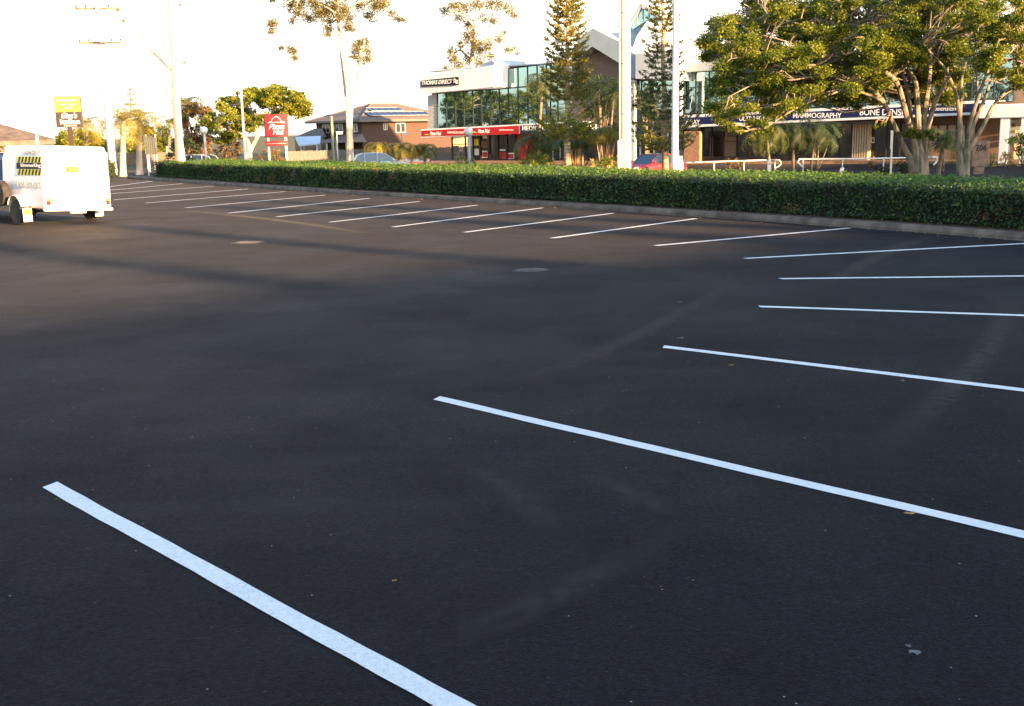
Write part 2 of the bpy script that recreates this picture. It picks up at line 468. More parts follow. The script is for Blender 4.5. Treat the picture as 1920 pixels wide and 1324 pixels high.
def clumps(centres, radii, per, squash=.75, shell=.5):
    out = []
    for c, r in zip(centres, radii):
        n = max(8, int(3.2 * per * (r ** 2)))
        q = nr.normal(size=(n, 3)); q /= np.linalg.norm(q, axis=1)[:, None] + 1e-9
        q *= (nr.random(n) ** shell)[:, None] * r
        q[:, 2] *= squash
        # lumpy sub-clumps
        out.append(q * (1 + .25 * nr.normal(size=(n, 1))) + np.array(c))
    return np.concatenate(out)
def twig(mb, a, b, r0, r1, n=4, seg=4, sag=.0, wob=.08):
    a = Vector(a); b = Vector(b); L = (b - a).length
    pts = []; rs = []
    for i in range(seg + 1):
        t = i / seg
        p = a.lerp(b, t) + Vector((rnd.uniform(-1, 1), rnd.uniform(-1, 1), rnd.uniform(-1, 1))) * L * wob * math.sin(math.pi * t)
        p.z += sag * L * math.sin(math.pi * t)
        pts.append(p); rs.append(r0 + (r1 - r0) * t)
    mb.tube(pts, rs, n)
    return pts
def inpoly(x, y, poly):
    c = False; n = len(poly)
    for i in range(n):
        x1, y1 = poly[i]; x2, y2 = poly[(i + 1) % n]
        if (y1 > y) != (y2 > y) and x < (x2 - x1) * (y - y1) / (y2 - y1) + x1: c = not c
    return c
def smooth_pts(pts, k=3):
    """Catmull-Rom through (Vector, radius) pairs"""
    out = []; n = len(pts)
    for i in range(n - 1):
        p0 = pts[max(i - 1, 0)]; p1 = pts[i]; p2 = pts[i + 1]; p3 = pts[min(i + 2, n - 1)]
        for j in range(k):
            t = j / k
            v = .5 * ((2 * p1[0]) + (p2[0] - p0[0]) * t + (2 * p0[0] - 5 * p1[0] + 4 * p2[0] - p3[0]) * t * t + (-p0[0] + 3 * p1[0] - 3 * p2[0] + p3[0]) * t ** 3)
            out.append((v, p1[1] + (p2[1] - p1[1]) * t))
    out.append(pts[-1])
    return out

def traced_tree(name, label, cat, root_px, Y, zb, limbs, bark, leafm, cluster, leaf=.14, per=60, group=None,
                twigs=True, aspect=.5, droop=.2, squash=.75, nseg=8, twig_r=.02):
    """limbs: lists of (px,py,width_px,dY); cluster: list of (px,py,r_px,dY). Everything local to the tree base."""
    b = base(root_px, Y, zb)
    t = thing(name, label, cat, b, 0, group)
    mb = MB(); nodes = []
    for L in limbs:
        q = []
        for (x, y, wpx, dY) in L:
            p = at(x, y, Y + dY) - b
            q.append((p, max(.011, wpx * (Y + dY) / 1663 / 2 * (.82 if name == 'fig_tree' else 1))))
        q = smooth_pts(q, 4)
        mb.tube([a for a, _ in q], [r for _, r in q], nseg)
        nodes += [a for a, _ in q[len(q) // 3:]]
    cs = []; rs = []
    for (x, y, rp, dY) in cluster:
        c = at(x, y, Y + dY) - b
        cs.append(c); rs.append(rp * (Y + dY) / 1663)
    if twigs and nodes:
        NA = np.array([tuple(v) for v in nodes])
        for c, r in zip(cs, rs):
            ca = np.array(tuple(c))
            dd = np.linalg.norm(NA - ca, axis=1) + np.maximum(0, NA[:, 2] - ca[2]) * .6
            for i in np.argsort(dd)[:1]:
                pts = twig(mb, nodes[i], c, twig_r * 1.6, twig_r * .6, 4, 5, .05, .10)
                for _ in range(2):
                    e = Vector(c) + Vector((rnd.uniform(-1, 1), rnd.uniform(-1, 1), rnd.uniform(-.3, .8))) * r * .8
                    twig(mb, pts[3], e, twig_r * .7, twig_r * .3, 3, 3)
    mb.build('trunk', bark, t, smooth=True)
    P = clumps([tuple(c) for c in cs], rs, per, squash)
    quads_mesh('crown', leaves_at(P, leaf, aspect, droop), leafm, t)
    return t
def poly_clusters(poly, n, r0, r1, dy0, dy1, avoid=(), keep=None):
    xs = [p[0] for p in poly]; ys = [p[1] for p in poly]
    out = []; k = 0
    while len(out) < n and k < n * 60:
        k += 1
        x = rnd.uniform(min(xs), max(xs)); y = rnd.uniform(min(ys), max(ys))
        if not inpoly(x, y, poly): continue
        if any((x - a) ** 2 + (y - b) ** 2 < c * c for a, b, c in avoid): continue
        if keep and not keep(x, y): continue
        out.append((x, y, rnd.uniform(r0, r1), rnd.uniform(dy0, dy1)))
    return out

def frond_quads(L, nl, wl, arch=.5, a0=60, droop=.6, lw=.03):
    """one palm frond along +x, starting at angle a0 above the horizontal and arching down"""
    out = []; p = np.zeros(3); ang = R(a0); N = nl; st = L / N
    pts = []
    for i in range(N + 1):
        pts.append(p.copy())
        ang -= arch * (1.2 + 1.6 * i / N) / N * 1.6
        p = p + st * np.array([math.cos(ang), 0, math.sin(ang)])
    for i in range(1, N):
        t = i / N
        l = wl * math.sin(math.pi * (t * .85 + .12)) ** .7
        d = pts[i + 1] - pts[i]; d /= np.linalg.norm(d)
        up = np.array([-d[2], 0, d[0]])
        for s in (-1, 1):
            tip = pts[i] + l * (np.array([0, s, 0]) * .85 + d * .5 - np.array([0, 0, 1]) * droop * .6 + up * .15)
            tip += nr.normal(size=3) * l * .06
            a = pts[i]; w2 = d * lw
            m = (a + tip) / 2 + np.array([0, 0, l * .08])
            out.append([a - w2 * .5, a + w2 * .5, m + w2, m - w2]); out.append([m - w2, m + w2, tip, tip - w2 * .2])
    # rachis
    for i in range(N):
        a, b = pts[i], pts[i + 1]; q = np.array([0, .018, 0])
        out.append([a - q, a + q, b + q, b - q])
    return np.array(out)
def palm(name, label, px, Y, zb, top_py, trunk_w, L, nf_, leafm, bark, group=None, a_hi=75, a_lo=-5, lean=0.0, nl=16, wl=.5, lw=.03, base_px=None, arch=1.0, trunk_n=1):
    nf = int(nf_ * (1.0 if L > 1.8 else .62)); L *= 1.18; lw *= .62; wl *= 1.1; nl = int(nl * 1.25)
    b = base(base_px or px, Y, zb)
    t = thing(name, label, 'palm', b, 0, group)
    top = at(px, top_py, Y) - b
    mb = MB()
    pts = []; rs = []
    for i in range(9):
        k = i / 8
        pts.append(Vector((top.x * k ** 1.3, top.y * k, top.z * k)))
        rs.append(trunk_w / 2 * (1.25 - .4 * k + (.25 if i == 0 else 0)))
    mb.tube(pts, rs, 10)
    mb.build('trunk', bark, t, smooth=True)
    Q = []
    for i in range(nf):
        k = i / nf
        az = i * 2.399 + rnd.uniform(-.3, .3)
        a = a_hi + (a_lo - a_hi) * k + rnd.uniform(-8, 8)
        q = frond_quads(L * rnd.uniform(.7, 1.15), nl, wl * rnd.uniform(.85, 1.1), arch * rnd.uniform(.55, 1.05), a, .6, lw)
        c, s = math.cos(az), math.sin(az)
        RM = np.array([[c, -s, 0], [s, c, 0], [0, 0, 1]])
        q = q @ RM.T + np.array(tuple(top))
        Q.append(q)
    quads_mesh('crown', np.concatenate(Q), leafm, t)
    return t

def text(s, box, mat_, parent, fr=None, off=0.0, name='lettering', thick=.012, shear=0.0, bold=0.0):
    """text mesh stretched to box=(x0,x1,z0,z1) in the local xz plane at y=off, facing -y"""
    cu = bpy.data.curves.new('t', 'FONT'); cu.body = s; cu.extrude = .01; cu.offset = bold; cu.shear = shear; cu.resolution_u = 3
    o = bpy.data.objects.new('t', cu); COL.objects.link(o)
    dg = bpy.context.evaluated_depsgraph_get()
    me = bpy.data.meshes.new_from_object(o.evaluated_get(dg))
    bpy.data.objects.remove(o); bpy.data.curves.remove(cu)
    n = len(me.vertices); co = np.empty(n * 3, np.float32); me.vertices.foreach_get('co', co); co = co.reshape(-1, 3)
    mn, mx = co.min(0), co.max(0)
    x0, x1, z0, z1 = box
    X = x0 + (co[:, 0] - mn[0]) / (mx[0] - mn[0]) * (x1 - x0)
    Z = z0 + (co[:, 1] - mn[1]) / (mx[1] - mn[1]) * (z1 - z0)
    Yv = off - (co[:, 2] - mn[2]) / (mx[2] - mn[2] + 1e-9) * thick
    me.vertices.foreach_set('co', np.stack([X, Yv, Z], 1).reshape(-1).astype(np.float32))
    me.materials.clear(); me.materials.append(mat_)
    me.update()
    o = bpy.data.objects.new(name, me); COL.objects.link(o); o.parent = parent
    return o

# ------------------------------------------------------------------ ground, kerb, lines
GZ = -0.75                       # level of the street side beyond the hedge
mb = MB()
mb.add([(-3000, -3000, -.82), (3000, -3000, -.82), (3000, 3000, -.82), (-3000, 3000, -.82)], [(0, 1, 2, 3)])
tag(mb.build('ground', MT['grass']), kind='structure')

NEAR = [(215, 349), (215, 356), (212, 363), (212, 375), (272, 381), (347, 390), (427, 400), (517, 407), (617, 417), (736, 426), (870, 436), (1034, 447), (1228, 461), (1395, 485), (1460, 523), (1420, 575), (1240, 650), (815, 746), (90, 908)]
FARE = [(286, 340), (343, 344.5), (401, 349.5), (465, 354.5), (535, 359.5), (610, 366), (693, 372), (787, 378), (895, 385), (1017, 390), (1150, 400), (1305, 410), (1592, 428)]
DIRP = {13: (1920, 457), 14: (1920, 518), 15: (1920, 592), 16: (1920, 732), 17: (1920, 1003), 18: (838, 1318)}
ends = []
for i, q in enumerate(NEAR):
    a = gp(*q)
    if i < len(FARE):
        b = gp(*FARE[i])
        if i < 4: a = b + (a - b).normalized() * 5.6 if (a - b).length < 5.6 else a
    else:
        d = (gp(*DIRP[i]) - a).normalized(); b = a + d * 5.5
    ends.append((a, b))
for i, (a, b) in enumerate(ends):
    d = (b - a).normalized(); r = Vector((d.y, -d.x, 0)) * .058
    mb = MB()
    n = 24; vs = []
    for k in range(n + 1):
        p = a + (b - a) * k / n
        e = .004
        wv = .003 * math.sin(k * .7 + i)
        o1 = Vector((d.y, -d.x, 0)) * wv
        skew = d * (.05 if k == 0 else 0)
        vs.append(p + r * rnd.uniform(.94, 1.05) + o1 + skew + Vector((0, 0, e))); vs.append(p - r * rnd.uniform(.94, 1.05) + o1 + Vector((0, 0, e)))
    mb.add(vs, [(2 * k, 2 * k + 2, 2 * k + 3, 2 * k + 1) for k in range(n)])
    tag(mb.build('parking_line', MT['paint']), kind='structure')

kerb_px = [(238, 335.5), (300, 338), (350, 343), (420, 348), (480, 352), (560, 358), (640, 364), (740, 370), (850, 377), (960, 384), (1080, 391), (1190, 398), (1300, 406), (1400, 413), (1500, 420), (1610, 427), (1700, 433), (1810, 441), (1920, 451)]
KL = [gp(*q) for q in kerb_px]
last = KL[-1]; dl = (KL[-1] - KL[-4]).normalized()
cur = math.atan2(dl.y, dl.x)
for k in range(9):
    cur -= R(3.0); last = last + Vector((math.cos(cur), math.sin(cur), 0)) * 2.2; KL.append(last)
def offs(L, d):
    out = []
    for i, p in enumerate(L):
        a = L[max(i - 1, 0)]; b = L[min(i + 1, len(L) - 1)]
        t = (b - a).normalized(); nrm = Vector((-t.y, t.x, 0))      # to the left of travel (away from the car park)
        out.append(p + nrm * d)
    return out
def resample(L, st):
    out = [L[0].copy()]; acc = 0
    for i in range(len(L) - 1):
        a, b = L[i], L[i + 1]; n = max(1, int(round((b - a).length / st)))
        for k in range(1, n + 1): out.append(a.lerp(b, k / n))
    return out
def smooth_line(L, it=3):
    for _ in range(it):
        L = [L[0]] + [(L[i - 1] + L[i] * 2 + L[i + 1]) / 4 for i in range(1, len(L) - 1)] + [L[-1]]
    return L
KL = smooth_line(KL, 3)
KL = smooth_line(resample(KL, 1.0), 6)
# car park sheet: bounded by the kerb, runs off to the left, right and behind the camera
poly = [(p.x, p.y) for p in KL]
lotpoly = [(-27, 74)] + poly + [(30, 0), (40, -60), (-90, -60), (-90, 74)]
mb = MB(); mb.prism_z(lotpoly, -.9, 0)
tag(mb.build('car_park_surface', MT['asphalt']), kind='structure')
# kerb
K0, K1, K2 = KL, offs(KL, .05), offs(KL, .20)
mb = MB(); vs = []; fs = []
for i in range(len(KL)):
    a, b, c = K0[i], K1[i], K2[i]
    vs += [(a.x, a.y, -.05), (a.x, a.y, .05), (b.x, b.y, .13), (c.x, c.y, .135), (c.x, c.y, -.05)]
for i in range(len(KL) - 1):
    for k in range(4): fs.append((i * 5 + k, (i + 1) * 5 + k, (i + 1) * 5 + k + 1, i * 5 + k + 1))
mb.add(vs, fs)
# spilt concrete edge / channel in front of the kerb
tag(mb.build('kerb', MT['kerb']), kind='structure')
mb = MB(); G0 = offs(KL, -.10); vs = []
for i, (a, b) in enumerate(zip(KL, G0)):
    a2 = a + (b - a) * (.25 + 1.0 * max(0, mnoise.noise(Vector((i * .45, 3, 0))) + .35))
    vs += [(a.x, a.y, .004), (a2.x, a2.y, .004)]
mb.add(vs, [(2 * i, 2 * i + 2, 2 * i + 3, 2 * i + 1) for i in range(len(KL) - 1)])
tag(mb.build('kerb_channel', MT['concrete']), kind='structure')
# planted bed behind the kerb
A, B = offs(KL, .2), offs(KL, 4.6)
mb = MB(); vs = []
for a, b in zip(A, B): vs += [(a.x, a.y, .11), (b.x, b.y, .11), (b.x, b.y, -.8)]
fs = []
for i in range(len(A) - 1):
    fs += [(3 * i, 3 * i + 3, 3 * i + 4, 3 * i + 1), (3 * i + 1, 3 * i + 4, 3 * i + 5, 3 * i + 2)]
mb.add(vs, fs)
tag(mb.build('garden_bed', MT['mulch']), kind='structure')
# street beyond, verge and far footpath
mb = MB(); mb.prism_z([(-80, 75), (-20, 75), (18, 46), (60, 18), (75, 50), (34, 73), (-6, 101), (-80, 114)], -.815, GZ)
tag(mb.build('street', MT['road']), kind='structure')
mb = MB(); mb.prism_z([(-8, 103), (34.5, 73.8), (75, 51), (80, 78), (36, 83), (-6, 116)], -.8, GZ + .12)
tag(mb.build('footpath', MT['soil']), kind='structure')

# ------------------------------------------------------------------ hedges
def hedge(name, label, line_front, thick, ztop, dens_f, dens_t, leaf, group=None, zb=.1):
    b0 = line_front[len(line_front) // 2].copy(); b0.z = zb
    t = thing(name, label, 'hedge', b0, 0, group)
    back = offs(line_front, thick)
    # dark inner body, slightly inside the leaf shell
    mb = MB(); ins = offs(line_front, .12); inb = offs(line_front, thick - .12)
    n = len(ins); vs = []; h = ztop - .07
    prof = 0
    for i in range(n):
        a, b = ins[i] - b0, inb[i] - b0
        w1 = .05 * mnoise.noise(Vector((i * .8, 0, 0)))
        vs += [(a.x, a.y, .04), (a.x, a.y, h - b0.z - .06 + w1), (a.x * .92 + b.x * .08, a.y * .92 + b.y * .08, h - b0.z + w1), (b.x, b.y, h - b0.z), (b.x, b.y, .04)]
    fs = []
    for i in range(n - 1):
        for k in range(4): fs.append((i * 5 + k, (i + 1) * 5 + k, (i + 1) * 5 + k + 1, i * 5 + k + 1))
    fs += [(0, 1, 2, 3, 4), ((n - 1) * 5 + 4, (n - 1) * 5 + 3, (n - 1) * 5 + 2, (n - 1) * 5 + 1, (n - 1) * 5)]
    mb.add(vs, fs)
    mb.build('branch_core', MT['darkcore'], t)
    F = np.array([tuple(p) for p in line_front]); Bk = np.array([tuple(p) for p in back])
    seg = np.linalg.norm(np.diff(F[:, :2], axis=0), axis=1); cum = np.concatenate([[0], np.cumsum(seg)]); L = cum[-1]
    def along(A_, s):
        i = np.clip(np.searchsorted(cum, s) - 1, 0, len(seg) - 1); k = ((s - cum[i]) / seg[i])[:, None]
        return A_[i] * (1 - k) + A_[i + 1] * k
    # front face
    N = int(L * (ztop - zb) * dens_f); s = nr.random(N) * L; z = zb + .04 + (ztop - zb - .05) * nr.random(N) ** .85
    P = along(F, s)
    ph = (np.sin(s * 5.1 + z * 6) + np.sin(s * 2.3 - z * 9) + np.sin(s * 9.7 + 2) * .6) / 2.6
    big_ = np.sin(s * 1.13 + 1.3) * np.sin(s * .41 + z * 2) 
    dpt = .07 * ph + .07 * big_ + .055 * nr.normal(size=N) - .12 * (z < zb + .15) + .05 * np.clip((z - ztop + .2) / .2, 0, 1)
    nv = along(Bk, s) - P; nv /= np.linalg.norm(nv, axis=1)[:, None]
    P = P + nv * (dpt + .05)[:, None]; P[:, 2] = z
    Q1 = leaves_at(P - np.array([b0.x, b0.y, b0.z]), leaf, .6, .1, .35, .1)
    # top
    N = int(L * thick * dens_t); s = nr.random(N) * L; k = nr.random(N)[:, None]
    P = along(F, s) * (1 - k) + along(Bk, s) * k
    P[:, 2] = ztop + .035 * np.sin(P[:, 0] * 1.1 + P[:, 1] * .7) + .03 * np.sin(P[:, 0] * 2.2 + P[:, 1]) + .022 * np.sin(P[:, 1] * 5.1) + .03 * nr.normal(size=N) - .05 * (k[:, 0] < .03)
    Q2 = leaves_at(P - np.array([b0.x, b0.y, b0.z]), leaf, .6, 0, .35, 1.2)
    # ends
    QE = []
    for e in (0, -1):
        N = int(thick * (ztop - zb) * dens_f); k = nr.random(N)[:, None]
        P = F[e] * (1 - k) + Bk[e] * k + nr.normal(size=(N, 3)) * .06; P[:, 2] = zb + (ztop - zb) * nr.random(N)
        QE.append(leaves_at(P - np.array([b0.x, b0.y, b0.z]), leaf, .6, .1))
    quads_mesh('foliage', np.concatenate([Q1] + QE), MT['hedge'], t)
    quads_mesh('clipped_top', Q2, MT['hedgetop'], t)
    if L > 15:
        # stray shoots above the clipped line and browned patches in the face
        N = 900; s = nr.random(N) * L; k = nr.random(N)[:, None] ** 2
        P = along(F, s) * (1 - k) + along(Bk, s) * k; P[:, 2] = ztop + .05 + .09 * nr.random(N)
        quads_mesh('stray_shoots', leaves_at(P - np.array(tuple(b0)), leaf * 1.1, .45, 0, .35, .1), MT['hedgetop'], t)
        C_ = []
        for _ in range(22):
            sc = nr.random() * L; n_ = int(nr.integers(30, 120)); z_ = nr.uniform(zb + .1, ztop - .1)
            C_.append(np.stack([sc + .13 * nr.normal(size=n_), z_ + .09 * nr.normal(size=n_)], 1))
        C_ = np.concatenate(C_); C_[:, 0] = C_[:, 0].clip(0, L - .01); C_[:, 1] = C_[:, 1].clip(zb, ztop)
        P = along(F, C_[:, 0]); nv = along(Bk, C_[:, 0]) - P; nv /= np.linalg.norm(nv, axis=1)[:, None]
        P = P - nv * .03; P[:, 2] = C_[:, 1]
        quads_mesh('browned_leaves', leaves_at(P - np.array(tuple(b0)), leaf, .5, .1, .35, .1), MT['rust'], t)
    return t
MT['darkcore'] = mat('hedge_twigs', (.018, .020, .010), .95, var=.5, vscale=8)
HL = offs(KL, .75)
HL = HL[6:-2] if (HL[6] - HL[0]).length > 2 else HL
# start where the hedge begins in the photograph, right of the pedestrian gap
HL = [p for p in offs(KL, .75) if True]
i0 = min(range(len(HL)), key=lambda i: abs((HL[i].x / HL[i].y) - ((294 - 960) / 2100 * .985)))
HL = HL[i0:-1]
hedge('hedge', 'long clipped green hedge along the kerb of the car park', HL, 3.1, .90, 1050, 420, .062)
hl2 = [gp(190, 338, 0), gp(206, 337, 0), gp(221, 336, 0)]
hedge('hedge', 'short clipped hedge left of the gap, just behind the white trailer', resample(hl2, .5), 1.6, .95, 420, 300, .09)

# pale rolled tyre marks in the fresh asphalt, plus one painted streak of sunlight
tm = bpy.data.materials.new('tyre_and_sun_streak'); tm.use_nodes = True
_n = tm.node_tree.nodes; _l = tm.node_tree.links; _p = _n['Principled BSDF']
_p.inputs['Base Color'].default_value = (.040, .037, .034, 1); _p.inputs['Roughness'].default_value = .8; _p.inputs['Sheen Weight'].default_value = .05; _p.inputs['Sheen Roughness'].default_value = .45; _p.inputs['Specular IOR Level'].default_value = .05
_uv = _n.new('ShaderNodeTexCoord'); _sx = _n.new('ShaderNodeSeparateXYZ'); _l.new(_uv.outputs['UV'], _sx.inputs[0])
def _m(op, a, b=None, clamp=False):
    k = _n.new('ShaderNodeMath'); k.operation = op; k.use_clamp = clamp
    for i, v in enumerate((a, b)):
        if v is None: continue
        if isinstance(v, (int, float)): k.inputs[i].default_value = v
        else: _l.new(v, k.inputs[i])
    return k.outputs[0]
_e = _m('MULTIPLY', _m('SINE', _m('MULTIPLY', _sx.outputs['Y'], math.pi)), _m('SINE', _m('MULTIPLY', _sx.outputs['X'], math.pi)))
_nz = _n.new('ShaderNodeTexNoise'); _nz.inputs['Scale'].default_value = 9; _nz.inputs['Detail'].default_value = 6; _l.new(_uv.outputs['Object'], _nz.inputs['Vector'])
_f = _m('MULTIPLY', _m('MULTIPLY', _e, _m('SUBTRACT', _m('MULTIPLY', _nz.outputs['Fac'], 2.6), .55, True)), .62, True)
_t = _n.new('ShaderNodeBsdfTransparent'); _x = _n.new('ShaderNodeMixShader')
_l.new(_f, _x.inputs[0]); _l.new(_t.outputs[0], _x.inputs[1]); _l.new(_p.outputs[0], _x.inputs[2]); _l.new(_x.outputs[0], _n['Material Output'].inputs['Surface'])
for pts, wd in (([(770, 1235), (900, 1180), (1050, 1110), (1180, 1045), (1300, 975)], .16), ([(900, 735), (1050, 690), (1200, 625), (1350, 545), (1370, 510)], .2),
                ([(1600, 900), (1720, 790), (1840, 670), (1885, 590), (1890, 540)], .2), ([(820, 850), (930, 900), (1000, 955), (1050, 1020)], .16),
                ([(1090, 885), (1180, 925), (1280, 975)], .12), ([(325, 393), (450, 405), (581, 421), (700, 440)], .22), ([(1500, 560), (1650, 480), (1750, 440)], .22)):  # far strip left of the bays is the painted sun streak
    q = [a for a, _ in smooth_pts([(gp(*p), 0) for p in pts], 8)]
    mb = MB(); vs = []
    for i, p in enumerate(q):
        d = (q[min(i + 1, len(q) - 1)] - q[max(i - 1, 0)]).normalized(); r = Vector((d.y, -d.x, 0)) * wd
        vs += [p + r + Vector((0, 0, .002)), p - r + Vector((0, 0, .002))]
    mb.add(vs, [(2 * i, 2 * i + 2, 2 * i + 3, 2 * i + 1) for i in range(len(q) - 1)])
    o = mb.build('tyre_and_sun_streak', tm); tag(o, kind='structure')
    uv = o.data.uv_layers.new(name='UVMap'); nq = len(q) - 1
    for f in o.data.polygons:
        for li in f.loop_indices:
            vi = o.data.loops[li].vertex_index; uv.data[li].uv = ((vi // 2) / nq, vi % 2)

# fallen leaves caught along the kerb
_P = []
for _ in range(900):
    i = rnd.randrange(len(KL) - 1); a = KL[i].lerp(KL[i + 1], rnd.random())
    tdir = (KL[i + 1] - KL[i]).normalized(); nn = Vector((tdir.y, -tdir.x, 0))
    d_ = abs(rnd.gauss(0, .22)) + .02
    _P.append(tuple(a + nn * d_ + Vector((0, 0, .014))) if rnd.random() < .6 else tuple(a - nn * rnd.uniform(.22, .8) + Vector((0, 0, .15))))
tag(quads_mesh('leaf_litter', leaves_at(np.array(_P), .055, .5, 0, .4, 2.5), MT['rust']), 'scattered small brown leaves along the foot of the kerb', 'leaf litter', kind='stuff')
# manholes and small litter
MT['ring'] = mat('dusty_ring', (.035, .031, .028), .9, var=.3, vscale=6)
def manhole(px, py, label, r):
    p = gp(px, py)
    t = thing('manhole_cover', label, 'manhole cover', p, R(rnd.uniform(0, 90)), 'manhole covers in the asphalt')
    m = MB(); m.lathe([(r, .001), (r - .01, .005), (r - .05, .007)], 28); m.build('concrete_ring', MT['ring'], t)
    m = MB(); m.lathe([(r * .8, .0075), (r * .8, .010)], 24)
    for k in range(-4, 5):
        hw = math.sqrt(max(0, (r * .66) ** 2 - (k * r * .14) ** 2))
        m.box(-hw, hw, k * r * .14 - .01, k * r * .14 + .01, .0102, .014)
    m.build('iron_lid', MT['iron'], t)
manhole(465, 455, 'round drain cover in the asphalt, the one nearer the trailer', .36)
manhole(997, 507, 'round drain cover in the asphalt, the one nearer the parking bays', .30)
def leaf_on_ground(px, py, size, m_, label, cat, name):
    p = gp(px, py); mb = MB(); a0 = rnd.uniform(0, 6.28)
    n = 9; vs = [(0, 0, .012)]
    for k in range(n):
        a = a0 + 2 * math.pi * k / n
        r = size * (.55 + .45 * abs(math.cos(a - a0))) * rnd.uniform(.85, 1.1)
        vs.append((math.cos(a) * r, math.sin(a) * r * .8, .006 + .012 * abs(math.sin(a * 2))))
    mb.add(vs, [(0, 1 + k, 1 + (k + 1) % n) for k in range(n)])
    o = mb.build(name, m_, loc=p)
    tag(o, label, cat)
leaf_on_ground(1706, 966, .035, MT['dryleaf'], 'tan fallen leaf just below the second long white bay line', 'leaf', 'fallen_leaf')
leaf_on_ground(1717, 1228, .028, MT['litter'], 'small pale scrap lying on dark asphalt at lower right', 'litter', 'scrap')
leaf_on_ground(1703, 1216, .016, MT['litter'], 'tiny pale scrap just left of the larger scrap at lower right', 'litter', 'scrap')
leaf_on_ground(740, 1093, .014, MT['dryleaf'], 'tiny pale leaf between the two nearest bay lines', 'leaf', 'fallen_leaf')
leaf_on_ground(1371, 687, .03, MT['dryleaf'], 'small brown leaf below the third long bay line', 'leaf', 'fallen_leaf')
leaf_on_ground(1692, 716, .03, MT['litter'], 'small white scrap touching the third long bay line', 'litter', 'scrap')
leaf_on_ground(1277, 636, .04, MT['litter'], 'thin white scrap beyond the left end of the third long bay line', 'litter', 'scrap')
leaf_on_ground(1275, 568, .03, MT['litter'], 'white speck of litter lying on asphalt between the bays and the drain cover', 'litter', 'scrap')

# ------------------------------------------------------------------ office building
P1 = base(790, 88, GZ); P2 = base(1880, 62, GZ)
BY = math.atan2(P2.y - P1.y, P2.x - P1.x)
B = Fr(P1, BY)
bld = thing('office_building', 'two storey office block with teal glass bands, white roof forms and a long shop awning', 'building', P1, BY)
def poly(fr, pts, off, depth, name, m, parent, bevel=0):
    q = [fr.px(x, y, off) for x, y in pts]
    mb = MB(); mb.prism_y(q, off, off + depth)
    return mb.build(name, m, parent, bevel=bevel)
def U(x, off=0, y=260): return B.px(x, y, off)[0]
def Zp(x, y, off=0): return B.px(x, y, off)[1]
GB = 0.12
uL, uR = U(806), U(1900)
zS = Zp(900, 238)                       # floor line between storeys
AW = -2.4                               # front of the awning
# --- lower storey shell, dark inside
mb = MB()
mb.box(U(884), uR, .35, 9, 0, 3.0)
mb.box(uL + .2, U(884), 7.5, 9, 0, 3.0)
mb.build('ground_floor_wall', MT['brown2'], bld)
# --- upper storey body
mb = MB(); mb.box(uL + .15, U(1186), .3, 12, 2.95, Zp(930, 168) + .1); mb.box(U(945), U(1080), .31, 12, 3.0, Zp(1025, 122)); mb.box(U(1186), uR + 4, .3, 12, 2.95, Zp(1300, 128))
mb.build('upper_wall', MT['brown2'], bld)
# glass bands
def glassband(pts, xs, name='curtain_glass', m='glass', off=0.0, frame=True, extra=()):
    g = poly(B, pts, off, .12, name, MT[m], bld)
    mb = MB()
    def edge(x, top):
        best = []
        n = len(pts)
        for i in range(n):
            (x1, y1), (x2, y2) = pts[i], pts[(i + 1) % n]
            if x1 != x2 and min(x1, x2) <= x <= max(x1, x2): best.append(y1 + (y2 - y1) * (x - x1) / (x2 - x1))
        return min(best) if top else max(best)
    for x in xs:
        a = B.pt(x, edge(x, True), off); b = B.pt(x, edge(x, False), off)
        mb.box(a.x - .045, a.x + .045, off - .06, off - .002, b.z, a.z)
    for i in range(len(pts)):
        a = B.pt(*pts[i], off - .03); b = B.pt(*pts[(i + 1) % len(pts)], off - .03)
        mb.bar(a, b, .10, .05)
    for (x1, y1, x2, y2) in extra:
        mb.bar(B.pt(x1, y1, off - .03), B.pt(x2, y2, off - .03), .06, .05)
    mb.build('mullions', MT['dark'], g)
    return g
glassband([(820, 176), (1032, 160), (1032, 231), (820, 241)], [836, 853, 869, 886, 902, 919, 936, 953, 971, 989, 1007, 1024])
glassband([(953, 129), (1032, 120), (1032, 159), (953, 164.5)], [971, 989, 1007, 1024])
poly(B, [(941, 130), (952.5, 129), (952.5, 165), (941, 165)], -.02, .2, 'wall_panel', MT['grey'], bld)
glassband([(1032, 120), (1090, 113), (1090, 229), (1032, 231)], [1045, 1060, 1075])
poly(B, [(802, 179), (819, 177), (819, 242), (802, 243)], -.02, 3.0, 'block_pier', MT['block'], bld)
mb = MB()
for k in range(12):
    z = Zp(810, 242) + (Zp(810, 178) - Zp(810, 242)) * (k + .5) / 12
    a = U(803); b = U(818); mb.box(a, b, -.035, -.022, z, z + .05)
mb.build('pier_louvres', MT['palegrey'], bld)
